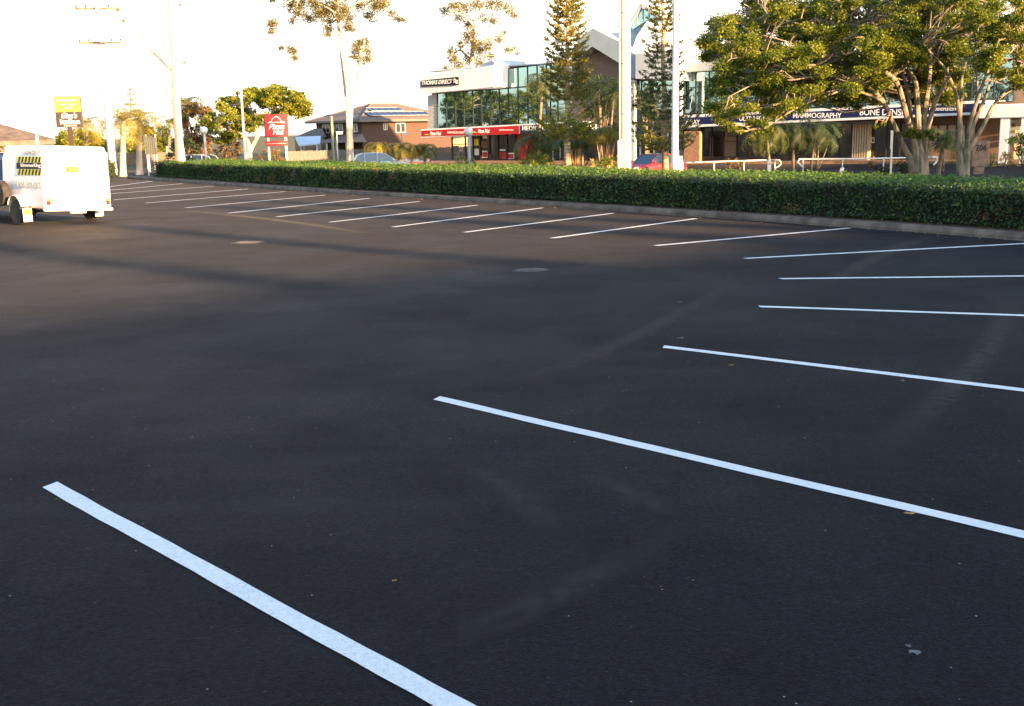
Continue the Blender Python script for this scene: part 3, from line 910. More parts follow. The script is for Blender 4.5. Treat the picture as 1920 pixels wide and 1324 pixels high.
# big white fascia on the left end and its folded return
f = poly(B, [(786, 146), (822, 135), (896, 127.5), (925, 122), (925, 163.5), (797, 175.5), (786, 172)], -1.3, 1.2, 'roof_fascia', MT['white'], bld, .03)
poly(B, [(925.5, 112), (941, 121), (941, 163.5), (925.5, 164)], -1.0, 1.3, 'fascia_return', MT['white'], bld, .03)
poly(B, [(899, 126), (908, 117), (923, 111.5), (925, 122), (905, 127)], -.6, 5, 'roof_skylight', MT['palegrey'], bld)
mb = MB(); mb.box(uL, U(1040), 0, 11.5, Zp(1000, 122), Zp(1000, 122) + .12); mb.build('roof_slab', MT['palegrey'], bld)
sg = poly(B, [(789, 151), (859, 144), (859, 159.5), (789, 163)], -1.42, .10, 'name_board', MT['black'], bld)
x0, z0 = B.px(790.5, 161, -1.44); x1, z1 = B.px(848, 148, -1.44)
lt = text('THOMAS DIRECT', (x0, x1, z0 + .06, z1 - .02), MT['white'], sg, off=-1.425, bold=.02, shear=.2)
mb = MB()
for k in (0, 1):
    pts = []
    for j in range(9):
        u_ = U(850.5, -1.44, 150) + (U(857.5, -1.44, 150) - U(850.5, -1.44, 150)) * j / 8
        pts.append((u_, -1.44, Zp(854, 150.5 + 4.2 * k, -1.44) + .10 * math.sin(j / 8 * 2 * math.pi)))
    mb.tube(pts, .045, 5)
mb.build('wave_mark', MT['white'], sg)
# --- gabled centre block
poly(B, [(1072, 119), (1084, 107), (1110, 88), (1165, 120), (1188, 135), (1188, 232), (1072, 232)], -.8, 4, 'gable_wall', MT['brown2'], bld)
poly(B, [(1072, 98), (1084, 75), (1111, 53), (1162, 79), (1192, 103), (1192, 146), (1186, 147), (1162, 119), (1110, 87), (1084, 106), (1072, 118)], -2.0, 1.1, 'gable_fascia', MT['clad'], bld)
# low pitched roof planes behind the fascia
def pz(x, y, off): return B.pt(x, y, off)
mb = MB()
a = pz(1111, 53, -1.5); b = pz(1192, 103, -1.5); bk = Vector((1.5, 9, .9))
mb.add([a, b, b + bk, a + bk], [(0, 1, 2, 3)]); 
c = pz(1072, 98, -1.5); mb.add([c, a, a + bk, c + bk], [(0, 1, 2, 3)])
mb.build('gable_roof', MT['palegrey'], bld)
# projecting pale box right of the gable
poly(B, [(1191, 101), (1245, 95), (1272, 99), (1272, 151), (1191, 148)], -2.2, 4.5, 'projecting_bay', MT['palegrey'], bld, .03)
poly(B, [(1193, 68), (1212, 40), (1250, 66), (1290, 110), (1260, 98), (1191, 101), (1186, 90)], -.9, 3.5, 'upper_roof_form', MT['white'], bld, .03)
poly(B, [(1181, 47), (1203, 9), (1262, 52), (1262, 84), (1232, 52), (1213, 38), (1186, 56)], 1.5, .3, 'gable_glass', MT['glass'], bld)
mb = MB()
for x, y0, y1 in ((1187, 44, 52), (1196, 30, 46), (1205, 12, 40), (1216, 22, 42), (1229, 30, 50), (1245, 42, 66), (1257, 50, 80)):
    mb.bar(pz(x, y0, 1.44), pz(x, y1, 1.44), .07)
for p_, q_ in (((1181, 47), (1203, 9)), ((1203, 9), (1262, 52)), ((1232, 52), (1262, 84))):
    mb.bar(pz(*p_, 1.4), pz(*q_, 1.4), .28, .3)
mb.build('gable_frame', MT['palegrey'], bld)
mb = MB(); mb.add([pz(1181, 47, 1.4), pz(1203, 9, 1.4), pz(1203, 9, 1.4) + Vector((0, 7, -.5)), pz(1181, 47, 1.4) + Vector((0, 7, -.5))], [(0, 1, 2, 3)])
mb.add([pz(1203, 9, 1.4), pz(1262, 52, 1.4), pz(1262, 52, 1.4) + Vector((0, 7, -.5)), pz(1203, 9, 1.4) + Vector((0, 7, -.5))], [(0, 1, 2, 3)])
mb.build('upper_roof', MT['palegrey'], bld)
# glass and column under the bay
glassband([(1191, 152), (1284, 150), (1284, 205), (1191, 206)], [1203, 1225, 1246, 1266], off=-.3, extra=((1191, 172, 1284, 170),))
poly(B, [(1190, 206), (1232, 205), (1232, 261), (1190, 262)], -.5, .3, 'navy_panel', MT['bluepanel'], bld)
mb = MB(); x0 = U(1180, -2.0); x1 = U(1189, -2.0); mb.box(x0, x1, -2.0, -1.6, 0, Zp(1185, 150, -2)); mb.build('column', MT['palegrey'], bld); mb = MB(); x0 = U(1268, -2.0); mb.box(x0, x0 + .35, -2.0, -1.6, 0, Zp(1268, 150, -2)); mb.build('column', MT['palegrey'], bld)
# --- right wing upper floor
glassband([(1284, 137), (1500, 122), (1900, 95), (1900, 190), (1500, 205), (1284, 213)], [1305, 1330, 1354, 1379, 1404, 1429, 1455, 1482, 1510, 1540, 1570, 1602, 1636, 1670, 1706, 1744, 1784, 1826, 1868], m='glass', extra=((1284, 165, 1500, 152), (1500, 152, 1900, 128)))
poly(B, [(1284, 119), (1500, 103), (1900, 70), (1900, 93), (1500, 120.5), (1284, 135.5)], -1.0, 1.2, 'roof_fascia', MT['palegrey'], bld, .03)
poly(B, [(1284, 104), (1360, 99), (1360, 115), (1284, 120)], 1.5, 4, 'plant_room', MT['brown2'], bld)
# --- awnings
def awning(x0, x1, tl, tr, bl, br, board, name='awning', segs=()):
    q = [B.px(x0, tl, AW), B.px(x1, tr, AW), B.px(x1, br, AW), B.px(x0, bl, AW)]
    mb = MB(); mb.prism_y([(q[0][0], q[0][1]), (q[1][0], q[1][1]), (q[2][0], q[2][1]), (q[3][0], q[3][1])], AW, 0 if x0 > 1200 else .3)
    aw = mb.build(name, MT['white'], bld, bevel=.02)
    return aw
aw1 = awning(789, 1100, 242.5, 227, 258.5, 245, None)
aw2 = awning(1270, 1850, 216.5, 188, 240, 214, None)
def onaw(pts, par, m, nm='sign_panel', th=.03): return poly(B, pts, AW - th, th - .002, nm, m, par)
r_ = onaw([(790, 245.2), (973, 235.6), (973, 251.2), (790, 256)], aw1, MT['red'])
b_ = onaw([(975, 235.5), (1100, 229), (1100, 243.5), (975, 250.8)], aw1, MT['blue'])
def awtext(s, x0, x1, y0, y1, par, m='white', shear=0, bold=.01):
    a = B.px(x0, y1, AW - .03); b = B.px(x1, y0, AW - .03); c = B.px(x0, y0, AW - .03); d = B.px(x1, y1, AW - .03)
    o = text(s, (a[0], b[0], 0, 1), MT[m], par, off=AW - .032, bold=bold, shear=shear)
    me = o.data; n = len(me.vertices); co = np.empty(n * 3, np.float32); me.vertices.foreach_get('co', co); co = co.reshape(-1, 3)
    t = (co[:, 0] - a[0]) / (b[0] - a[0]); zl = a[1] + (d[1] - a[1]) * t; zh = c[1] + (b[1] - c[1]) * t
    co[:, 2] = zl + (zh - zl) * co[:, 2]
    me.vertices.foreach_set('co', co.reshape(-1)); me.update()
    return o
awtext('Pizza Hut', 806, 827, 246.6, 254, r_, shear=.35, bold=.03)
awtext('1300 PIZZA HUT', 839, 870, 246.4, 250.6, r_)
awtext('Pizza Hut', 896, 918, 242, 249.5, r_, shear=.35, bold=.03)
awtext('pizzahut.com.au', 936, 962, 241.8, 245.8, r_)
for xx, yy in ((794, 253.5), (884, 248.8)):
    mb = MB()
    mb.tube([B.pt(xx, yy, AW - .05), B.pt(xx + 4, yy - 1.1, AW - .05), B.pt(xx + 9, yy - .4, AW - .05)], [.02, .05, .02], 5)
    mb.build('yellow_swoosh', MT['yellow'], r_)
awtext('MEDICAL  IMAGING', 979, 1072, 236, 245, b_)
b2 = onaw([(1272, 221.5), (1848, 193), (1848, 209), (1272, 235)], aw2, MT['blue'])
awtext('X-RAY', 1284, 1312, 224.5, 233, b2)
awtext('CT', 1341, 1353, 221.5, 230.5, b2)
awtext('ULTRASOUND', 1386, 1454, 217.5, 227, b2)
awtext('MAMMOGRAPHY', 1487, 1578, 211.5, 221.5, b2)
awtext('BONE DENSITY', 1612, 1712, 204.5, 216.5, b2)
awtext('Queensland', 1742, 1800, 199.5, 209, b2, shear=.25, bold=0)
# --- ground-floor shop fronts (fronts sit at y=.3)
def front(x0, x1, yb, yt, m, nm, off=.2, d=.14, par=None): return poly(B, [(x0, yt), (x1, yt), (x1, yb), (x0, yb)], off, d, nm, MT[m], par or bld)
def bx(x0, x1, z0, z1, off, d, m, nm, par=None):
    mb = MB(); mb.box(U(x0, off), U(x1, off), off, off + d, z0, z1); return mb.build(nm, MT[m], par or bld)
sf = bx(886, 968, .15, 2.55, .2, .1, 'dglass', 'shop_window')
mb = MB()
for x in (886, 900, 917, 933, 950, 967): u_ = U(x, .1); mb.box(u_ - .05, u_ + .05, .1, .19, .12, 2.6)
mb.box(U(886, .1), U(967, .1), .1, .188, 2.5, 2.6); mb.box(U(886, .1), U(967, .1), .1, .188, .1, .2); mb.box(U(900, .1), U(917, .1), .1, .187, 2.0, 2.08)
mb.build('shop_window_frame', MT['dark'], sf)
for (x0, x1, z0, z1, m) in ((903, 913, .35, 1.0, 'white'), (903.5, 912.5, .42, .9, 'redwall'), (902, 913, 1.3, 1.9, 'tan'), (935, 948, .25, .85, 'redwall'), (936, 947, 1.0, 1.12, 'white'), (951, 963, .25, .8, 'white'), (952, 962, .3, .7, 'redwall'), (889, 897, 1.5, 2.1, 'yellow'), (889, 897, .6, 1.2, 'white'), (905, 913, 2.12, 2.4, 'headlight')):
    dd = .012 if m != 'redwall' else .02
    mb = MB(); mb.box(U(x0, .18), U(x1, .18), .2 - dd, .199, z0, z1); mb.build('poster', MT[m], sf)
bx(969, 1022, 0, 2.6, .1, .2, 'redwall', 'red_wall')
bx(1023, 1090, 0, 2.6, .15, .15, 'dglass', 'shop_window')
mb = MB()
for x in (1023, 1036, 1050, 1066, 1088): u_ = U(x, .08); mb.box(u_ - .06, u_ + .06, .06, .145, 0, 2.6)
mb.build('shop_window_frame', MT['grey'], bld)
bx(1091, 1180, 0, 2.8, -.3, .4, 'brown', 'brick_wall')
bx(1190, 1281, 0, 2.8, -.2, .4, 'dglass', 'shop_window')
mb = MB()
for x in (1192, 1200, 1226, 1252, 1278): u_ = U(x, -.3); mb.box(u_ - .06, u_ + .06, -.3, -.205, 0, 2.6)
mb.build('shop_window_frame', MT['cream'], bld)
mb = MB(); mb.box(U(1282, -2.2), U(1312, -2.2), -2.2, -1.8, 0, 2.45); mb.build('brick_pier', MT['brick'], bld, bevel=.02)
sw = bx(1313, 1597, .35, 2.75, .1, .2, 'dglass', 'shop_window')
mb = MB()
for x in (1314, 1334, 1357, 1381, 1405, 1429, 1453, 1477, 1501, 1524, 1548, 1572, 1596): u_ = U(x, .02); mb.box(u_ - .04, u_ + .04, .02, .095, .3, 2.8)
mb.box(U(1313, .02), U(1597, .02), .02, .094, 1.55, 1.62)
mb.build('shop_window_frame', MT['signbrown'], sw)
for (x0, x1, z1) in ((1331, 1337, 2.0), (1356, 1380, 1.9), (1404, 1408, 2.0), (1415, 1420, 1.7)):
    bx(x0, x1, .4, z1, .075, .02, 'tan', 'blind', sw)
mb = MB(); mb.box(U(1313), U(1640), -.15, .2, 0, .4); mb.build('low_brick_wall', MT['brown'], bld)
# fluted cream curtain pier
mb = MB(); xa, xb = U(1598, -.4), U(1630, -.4); n = 7
for k in range(n):
    a = xa + (xb - xa) * k / n; mb.box(a + .03, a + (xb - xa) / n * .62, -.45, -.3, .1, 2.7); 
mb.box(xa, xb, -.32, .1, .1, 2.7); mb.build('fluted_pier', MT['curtain'], bld)
d_ = bx(1636, 1740, .1, 2.75, .1, .2, 'dglass', 'entrance_glass')
mb = MB()
for x in (1637, 1661, 1687, 1712, 1739): u_ = U(x, .02); mb.box(u_ - .05, u_ + .05, .02, .095, .1, 2.8)
mb.build('entrance_frame', MT['dark'], d_)
mb = MB(); mb.box(U(1634), U(1639.5), .0, .018, 1.35, 1.75); o_ = mb.build('notice', MT['white'], d_)
mb = MB(); mb.box(U(1635.2), U(1638.4), -.01, -.002, 1.42, 1.68); mb.build('notice_panel', MT['dark'], o_)
w_ = bx(1741, 1830, .9, 2.5, .1, .2, 'curtain', 'blind_window')
mb = MB()
for x in (1741, 1758, 1775, 1792, 1810, 1829): u_ = U(x, .02); mb.box(u_ - .05, u_ + .05, .02, .095, .9, 2.6)
mb.build('window_frame', MT['dark'], w_)
bx(1741, 1830, 0, .9, .05, .25, 'brown2', 'sill_wall')
# white portal with round-cornered pillars at the right end
mb = MB(); px0, px1 = U(1832, -4.5), U(1990, -4.5); mb.box(px0, px1, -4.5, .3, Zp(1860, 222, -4.5), Zp(1860, 196, -4.5)); mb.build('portal_canopy', MT['white'], bld, bevel=.06)
for x in (1873, 1912, 1960):
    mb = MB(); u_ = U(x, -4.4); mb.box(u_, u_ + .55, -4.4, -3.8, 0, Zp(1860, 222, -4.5)); mb.build('portal_pillar', MT['white'], bld, bevel=.05)
mb = MB()
for k in range(5): mb.box(U(1889), U(1912), .0, .25, 1.2 + k * .45, 1.45 + k * .45)
mb.build('window_louvre', MT['palegrey'], bld)
# slender posts of the open undercroft
for x in (868, 843): 
    mb = MB(); u_ = U(x); mb.box(u_ - .06, u_ + .06, .3, .42, 0, 2.6); mb.build('undercroft_post', MT['brown'], bld)
mb = MB(); mb.box(U(884), U(886), .2, 7.4, 0, 2.8); mb.build('end_wall', MT['brown2'], bld)
mb = MB(); mb.box(uL, U(1640), .3, 9, 2.6, 2.94); mb.build('floor_slab', MT['palegrey'], bld)

# ------------------------------------------------------------------ brown house
H0 = base(681, 118, GZ); HY = R(42); H = Fr(H0, HY)
hs = thing('brick_house', 'brown two storey house with tiled hip roof and solar panels', 'house', H0, HY)
ze = H.px(681, 229, 0)[1]
LW, RW = 10.9, 15.0
mb = MB(); mb.box(0, RW, 0, LW, 0, ze); mb.build('wall', MT['brown'], hs)
o_ = 1.1; pk = H.px(702, 195, 5.45)
rz = (pk[1])
mb = MB(); vs = [(-o_, -o_, ze), (RW + o_, -o_, ze), (RW + o_, LW + o_, ze), (-o_, LW + o_, ze), (5.45, 5.45, rz), (9.55, 5.45, rz), (-o_, -o_, ze + .28), (RW + o_, -o_, ze + .28), (RW + o_, LW + o_, ze + .28), (-o_, LW + o_, ze + .28)]
mb.add(vs, [(0, 3, 2, 1), (0, 1, 7, 6), (1, 2, 8, 7), (2, 3, 9, 8), (3, 0, 6, 9), (6, 7, 5, 4), (7, 8, 5), (8, 9, 4, 5), (9, 6, 4)])
rf = mb.build('roof', MT['roof'], hs)
# ridge caps
mb = MB()
for a, b in ((6, 4), (7, 5), (8, 5), (9, 4), (4, 5)): mb.tube([vs[a], vs[b]], .13, 6)
mb.build('ridge_cap', MT['roof'], rf)
# solar panels on the right-hand plane (normal faces -y)
pl = (Vector(vs[7]) - Vector(vs[6])); a0 = Vector(vs[6]); n_ = (Vector(vs[7]) - a0).cross(Vector(vs[4]) - a0).normalized()
if n_.z < 0: n_ = -n_
ex = Vector((1, 0, 0)); ey = n_.cross(ex)
if ey.z < 0: ey = -ey
def solar(x0, x1, s0, s1, cols, rows):
    mb = MB(); o0 = a0 + n_ * .10; fr = MB()
    vs2 = [o0 + ex * x + ey * y for x, y in ((x0, s0), (x1, s0), (x1, s1), (x0, s1))]
    mb.add([v for v in vs2] + [v + n_ * .05 for v in vs2], [(3, 2, 1, 0), (4, 5, 6, 7), (0, 1, 5, 4), (1, 2, 6, 5), (2, 3, 7, 6), (3, 0, 4, 7)])
    o = mb.build('solar_panel', MT['solar'], hs)
    for k in range(cols + 1):
        x = x0 + (x1 - x0) * k / cols; fr.bar(o0 + ex * x + ey * s0 + n_ * .06, o0 + ex * x + ey * s1 + n_ * .06, .06)
    for k in range(rows + 1):
        y = s0 + (s1 - s0) * k / rows; fr.bar(o0 + ex * x0 + ey * y + n_ * .065, o0 + ex * x1 + ey * y + n_ * .065, .06)
    fr.build('panel_frame', MT['steel'], o)
solar(2.6, 12.6, 1.2, 2.9, 10, 1); solar(4.2, 9.4, 3.3, 4.7, 5, 1)
# windows
def win_right(xp0, xp1, y0, y1):
    a = H.px(xp0, y1, 0); b = H.px(xp1, y0, 0)
    mb = MB(); mb.box(a[0], b[0], -.03, .05, a[1], b[1]); wn = mb.build('window', MT['dglass'], hs)
    mb = MB()
    for x in (a[0], (a[0] + b[0]) / 2, b[0]): mb.box(x - .06, x + .06, -.08, -.032, a[1], b[1])
    mb.box(a[0], b[0], -.079, -.033, a[1] - .08, a[1]); mb.box(a[0], b[0], -.079, -.033, b[1], b[1] + .08)
    mb.build('frame', MT['cream'], wn)
win_right(719, 725, 232, 243); win_right(742, 759, 232, 248)
# left wall windows: frame whose y axis faces that wall
HLf = Fr(H0, HY - math.pi / 2)
def win_left(xp0, xp1, y0, y1):
    a = HLf.px(xp0, y1, 0); b = HLf.px(xp1, y0, 0)
    hw = thing('tmp', None, None)
    bpy.data.objects.remove(hw)
    mb = MB(); mb.T = Matrix.Rotation(-math.pi / 2, 4, 'Z')
    mb.box(a[0], b[0], -.03, .05, a[1], b[1]); wn = mb.build('window', MT['dglass'], hs)
    mb = MB(); mb.T = Matrix.Rotation(-math.pi / 2, 4, 'Z')
    for x in (a[0], (a[0] + b[0]) / 2, b[0]): mb.box(x - .07, x + .07, -.08, -.032, a[1], b[1])
    mb.box(a[0], b[0], -.079, -.033, a[1] - .08, a[1] + .03); mb.box(a[0], b[0], -.079, -.033, b[1] - .03, b[1] + .08)
    mb.build('frame', MT['cream'], wn)
win_left(606, 618, 234, 249); win_left(629, 643, 233, 247); win_left(660, 670, 233, 247)
# lower porch roof to the left
Pf = HLf
mb = MB(); mb.T = Matrix.Rotation(-math.pi / 2, 4, 'Z')
a = Pf.px(590, 268, -3); b = Pf.px(652, 268, -3); zt = Pf.px(622, 252, 0)[1]
mb.add([(a[0], -3.2, a[1]), (b[0], -3.2, a[1]), (b[0] - 1, 0, zt), (a[0] + 3, 0, zt), (a[0], -.01, a[1]), (b[0], -.01, a[1])], [(0, 1, 2, 3), (0, 3, 4), (1, 5, 2), (0, 4, 5, 1)])
mb.build('porch_roof', MT['roof'], hs)
mb = MB(); mb.T = Matrix.Rotation(-math.pi / 2, 4, 'Z')
for k in range(4):
    x = a[0] + .4 + (b[0] - a[0] - .8) * k / 3
    mb = MB(); mb.T = Matrix.Rotation(-math.pi / 2, 4, 'Z'); mb.box(x - .1, x + .1, -3.0, -2.8, 0, a[1])
    mb.build('porch_post', MT['cream'], hs)
# peach house behind the undercroft
q0 = base(792, 128, GZ)
ph = thing('peach_house', 'low peach rendered house seen under the shop awning', 'house', q0, R(-4)); PF = Fr(q0, R(-4))
zt = PF.px(850, 262, 0)[1]; x1 = PF.px(892, 270, 0)[0]
mb = MB(); mb.box(0, x1, 0, 8, 0, PF.px(850, 270, 0)[1]); mb.build('wall', MT['peach'], ph)
mb = MB(); h1 = PF.px(850, 270, 0)[1]; mb.prism_y([(-.5, h1), (x1 + .5, h1), (x1 / 2 + 4, zt + .5)], -.5, 8.5); mb.build('roof', MT['peach'], ph)
mb = MB(); a = PF.px(845, 283, 0); mb.box(a[0], a[0] + 1.2, -.04, .05, a[1] - .5, a[1] + .7); mb.build('window', MT['dglass'], ph)
# carport and grey roof left of the house
q0 = base(575, 108, GZ); CF = Fr(q0, R(6))
cp = thing('carport', 'carport with pale blue sloping roof between the red sign and brown house', 'carport', q0, R(6))
A_ = CF.px(548, 257, 0); B_ = CF.px(598, 255, 0); C_ = CF.px(601, 268, 0); D_ = CF.px(562, 272, 0)
mb = MB(); mb.add([(A_[0], 4, A_[1]), (B_[0], 4, B_[1]), (C_[0], -1, C_[1]), (D_[0], -1, D_[1])] + [(A_[0], 4, A_[1] - .15), (B_[0], 4, B_[1] - .15), (C_[0], -1, C_[1] - .15), (D_[0], -1, D_[1] - .15)], [(0, 3, 2, 1), (4, 5, 6, 7), (3, 7, 6, 2), (0, 4, 7, 3), (1, 2, 6, 5), (0, 1, 5, 4)])
mb.build('roof', MT['roofb'], cp)
mb = MB()
for x in (D_[0] + .2, C_[0] - .3):
    mb = MB(); mb.box(x - .06, x + .06, -.9, -.78, 0, D_[1] - .1); mb.build('post', MT['grey'], cp)
    mb = MB(); mb.box(x - .06, x + .06, 3.7, 3.82, 0, A_[1] - .2); mb.build('post', MT['grey'], cp)
q0 = base(575, 122, GZ); SF = Fr(q0, R(4))
sh = thing('grey_shed', 'dark grey roofed building behind the pale blue carport', 'building', q0, R(4))
a = SF.px(548, 256, 0); b = SF.px(612, 256, 0); c = SF.px(602, 241, 0)
mb = MB(); mb.prism_y([(a[0], a[1] - .2), (b[0], a[1] - .2), (b[0] - .5, c[1]), (a[0] + 3, c[1])], -.3, 7); mb.build('roof', MT['roofg'], sh)
mb = MB(); mb.box(a[0] + .3, b[0] - .3, 0, 6.7, 0, a[1] - .2); mb.build('wall', MT['brown2'], sh)
# paling fence
fa = base(540, 96, GZ); fb = base(890, 100, GZ)
fy = math.atan2(fb.y - fa.y, fb.x - fa.x); FF = Fr(fa, fy)
fn = thing('paling_fence', 'weathered timber paling fence in front of the brown house', 'fence', fa, fy)
L_ = (fb - fa).length; zf = FF.px(720, 279, 0)[1]
mb = MB(); x = 0
while x < L_: hh = zf + rnd.uniform(-.05, .05); mb.box(x, x + .135, 0, .02, 0, hh); x += .15
mb.build('palings', MT['fence'], fn)
mb = MB()
for z in (.3, zf - .3): mb.box(0, L_, .025, .08, z, z + .08)
mb.build('rail', MT['fence'], fn)
x = 0
while x < L_:
    mb = MB(); mb.box(x, x + .1, .085, .18, 0, zf); x += 2.4
    mb.build('post', MT['fence'], fn)

# ------------------------------------------------------------------ vegetation across the street
figpoly = [(1308, 85), (1350, 45), (1395, 18), (1398, -45), (1800, -45), (1800, 95), (1770, 130), (1700, 125), (1640, 165), (1590, 185), (1560, 190), (1500, 200), (1460, 215), (1400, 215), (1352, 232), (1328, 190), (1340, 150), (1310, 110)]
fc = poly_clusters(figpoly, 330, 12, 24, -4.8, 4.5, avoid=[(1480, 175, 16), (1560, 150, 14), (1400, 175, 13), (1600, 100, 10), (1440, 110, 9)])
fc += poly_clusters([(1560, 120), (1800, 60), (1800, 190), (1560, 205)], 70, 14, 24, 2.0, 6) + poly_clusters([(1330, 40), (1800, -40), (1800, 150), (1340, 200)], 110, 16, 24, 3.0, 6)
fc += poly_clusters([(1400, 205), (1455, 205), (1430, 240), (1395, 245)], 9, 9, 14, -4, -2) + [(1370, 238, 13, -4), (1385, 246, 10, -4), (1360, 232, 11, -4), (1424, 250, 11, -4), (1444, 244, 10, -4), (1410, 258, 8, -4)]
fc += poly_clusters([(1340, 95), (1640, 60), (1640, 175), (1500, 205), (1370, 225)], 70, 11, 20, -5, 1)
fc += [(1700, 252, 12, -1), (1712, 246, 13, -1), (1725, 256, 12, -1), (1738, 250, 12, 0), (1748, 258, 10, 0), (1640, 238, 6, -2), (1656, 233, 6, -2)]
fig_l = [
 [(1712, 338, 24, 0), (1708, 300, 17, 0), (1699, 285, 14, 0), (1678, 239, 12, -.4), (1655, 190, 11, -1), (1623, 161, 9, -1.5), (1585, 146, 6, -2), (1540, 142, 4, -2.5), (1490, 150, 3, -3)],
 [(1718, 336, 28, 0), (1717, 290, 22, 0), (1714, 268, 15, 0), (1697, 207, 13, -.5), (1684, 161, 12, -.8), (1665, 139, 10, -1), (1623, 119, 8, -1.4), (1574, 110, 6, -2), (1526, 97, 4, -2.4), (1480, 92, 3, -2.6)],
 [(1724, 336, 30, 0), (1724, 290, 24, 0), (1723, 268, 14, .2), (1720, 194, 13, .4), (1716, 155, 12, .4), (1700, 129, 11, .3), (1687, 97, 9, 0), (1655, 65, 8, -.5), (1623, 32, 6, -1), (1574, 3, 4, -1.5), (1530, -20, 3, -2)],
 [(1732, 337, 28, .2), (1733, 290, 18, .3), (1736, 258, 13, .5), (1752, 194, 11, 1), (1771, 155, 9, 1.2), (1778, 97, 7, 1.5), (1768, 48, 5, 1.6), (1760, 0, 4, 1.6)],
 [(1727, 336, 26, .4), (1729, 265, 14, .6), (1736, 194, 12, 1.0), (1742, 155, 10, 1.4), (1746, 97, 8, 1.8), (1752, 32, 5, 2.2)],
 [(1718, 270, 12, .8), (1707, 215, 10, 1.4), (1700, 165, 8, 2), (1680, 110, 7, 2.8), (1640, 60, 5, 3.6), (1600, 20, 4, 4)],
 [(1655, 190, 7, -1), (1623, 176, 6, -1.8), (1585, 166, 5, -2.4), (1526, 181, 4, -3), (1455, 196, 3, -3.4), (1425, 205, 2.5, -3.6)],
 [(1585, 166, 4, -2.4), (1560, 176, 4, -2.8), (1520, 190, 4, -3.2), (1481, 210, 3, -3.5), (1429, 244, 2.4, -3.8)],
 [(1574, 110, 5, -2), (1540, 122, 4.5, -2.6), (1500, 121, 4, -3), (1470, 132, 3.4, -3.4), (1430, 138, 2.6, -3.8)],
 [(1500, 121, 3, -3), (1470, 112, 3, -3.4), (1420, 106, 2.4, -3.6), (1370, 110, 2, -3.8)],
 [(1526, 97, 3.4, -2.4), (1480, 80, 3, -2.8), (1430, 66, 2.4, -3), (1380, 60, 2, -3)],
 [(1655, 65, 5, -.5), (1610, 70, 4, -1.4), (1560, 60, 3.5, -2), (1500, 45, 3, -2.4), (1440, 30, 2, -2.6)],
 [(1490, 150, 3, -3), (1450, 152, 2.6, -3.4), (1410, 160, 2.2, -3.6), (1370, 180, 2, -3.8)],
]
traced_tree('fig_tree', 'big spreading fig with a stout many-stemmed trunk, the left one of two behind the hedge', 'tree', 1722, 40, -.3, fig_l, MT['bark'], MT['fig'], fc,
            leaf=.088, per=1450, twig_r=.024, aspect=.6, squash=.6)
fc2 = poly_clusters([(1765, -45), (1990, -45), (1990, 150), (1930, 200), (1900, 178), (1870, 140), (1820, 120), (1775, 110)], 150, 12, 22, -3.8, 4, avoid=[(1850, 90, 12), (1810, 40, 9)])
fig2 = [
 [(1802, 338, 22, 0), (1800, 300, 18, 0), (1799, 275, 13, 0), (1799, 239, 10, 0), (1794, 181, 8, -.3), (1771, 129, 6, -.8), (1746, 100, 4, -1.4), (1730, 80, 3, -2)],
 [(1806, 338, 22, .1), (1805, 290, 17, .1), (1801, 226, 8, .2), (1804, 145, 6, .4), (1813, 110, 5, .5), (1822, 60, 4, .5)],
 [(1810, 338, 20, 0), (1812, 300, 18, 0), (1813, 276, 13, -.2), (1817, 239, 10, -.5), (1830, 194, 9, -.8), (1849, 142, 7, -1), (1862, 107, 5, -1), (1880, 50, 4, -1.2)],
 [(1811, 296, 16, .2), (1820, 275, 12, .4), (1842, 239, 10, .8), (1868, 190, 8, 1.2), (1904, 161, 6, 1.4), (1925, 139, 5, 1.6), (1960, 110, 4, 2)],
 [(1810, 286, 12, .5), (1818, 255, 10, .8), (1833, 216, 8, 1.2), (1848, 180, 7, 1.6), (1865, 130, 5, 2), (1890, 90, 4, 2.4)],
 [(1817, 239, 7, -.5), (1829, 200, 6, .2), (1832, 150, 5, .4), (1826, 100, 4, .4), (1835, 50, 3, .4)],
 [(1849, 142, 5, -1), (1880, 120, 4, -1.6), (1915, 105, 3, -2)],
]
traced_tree('fig_tree', 'slimmer fig with pale forking stems beside the stone sign, the right one of two', 'tree', 1805, 38, -.3, fig2, MT['bark'], MT['fig'], fc2,
            leaf=.085, per=1450, twig_r=.022, aspect=.6, squash=.6)

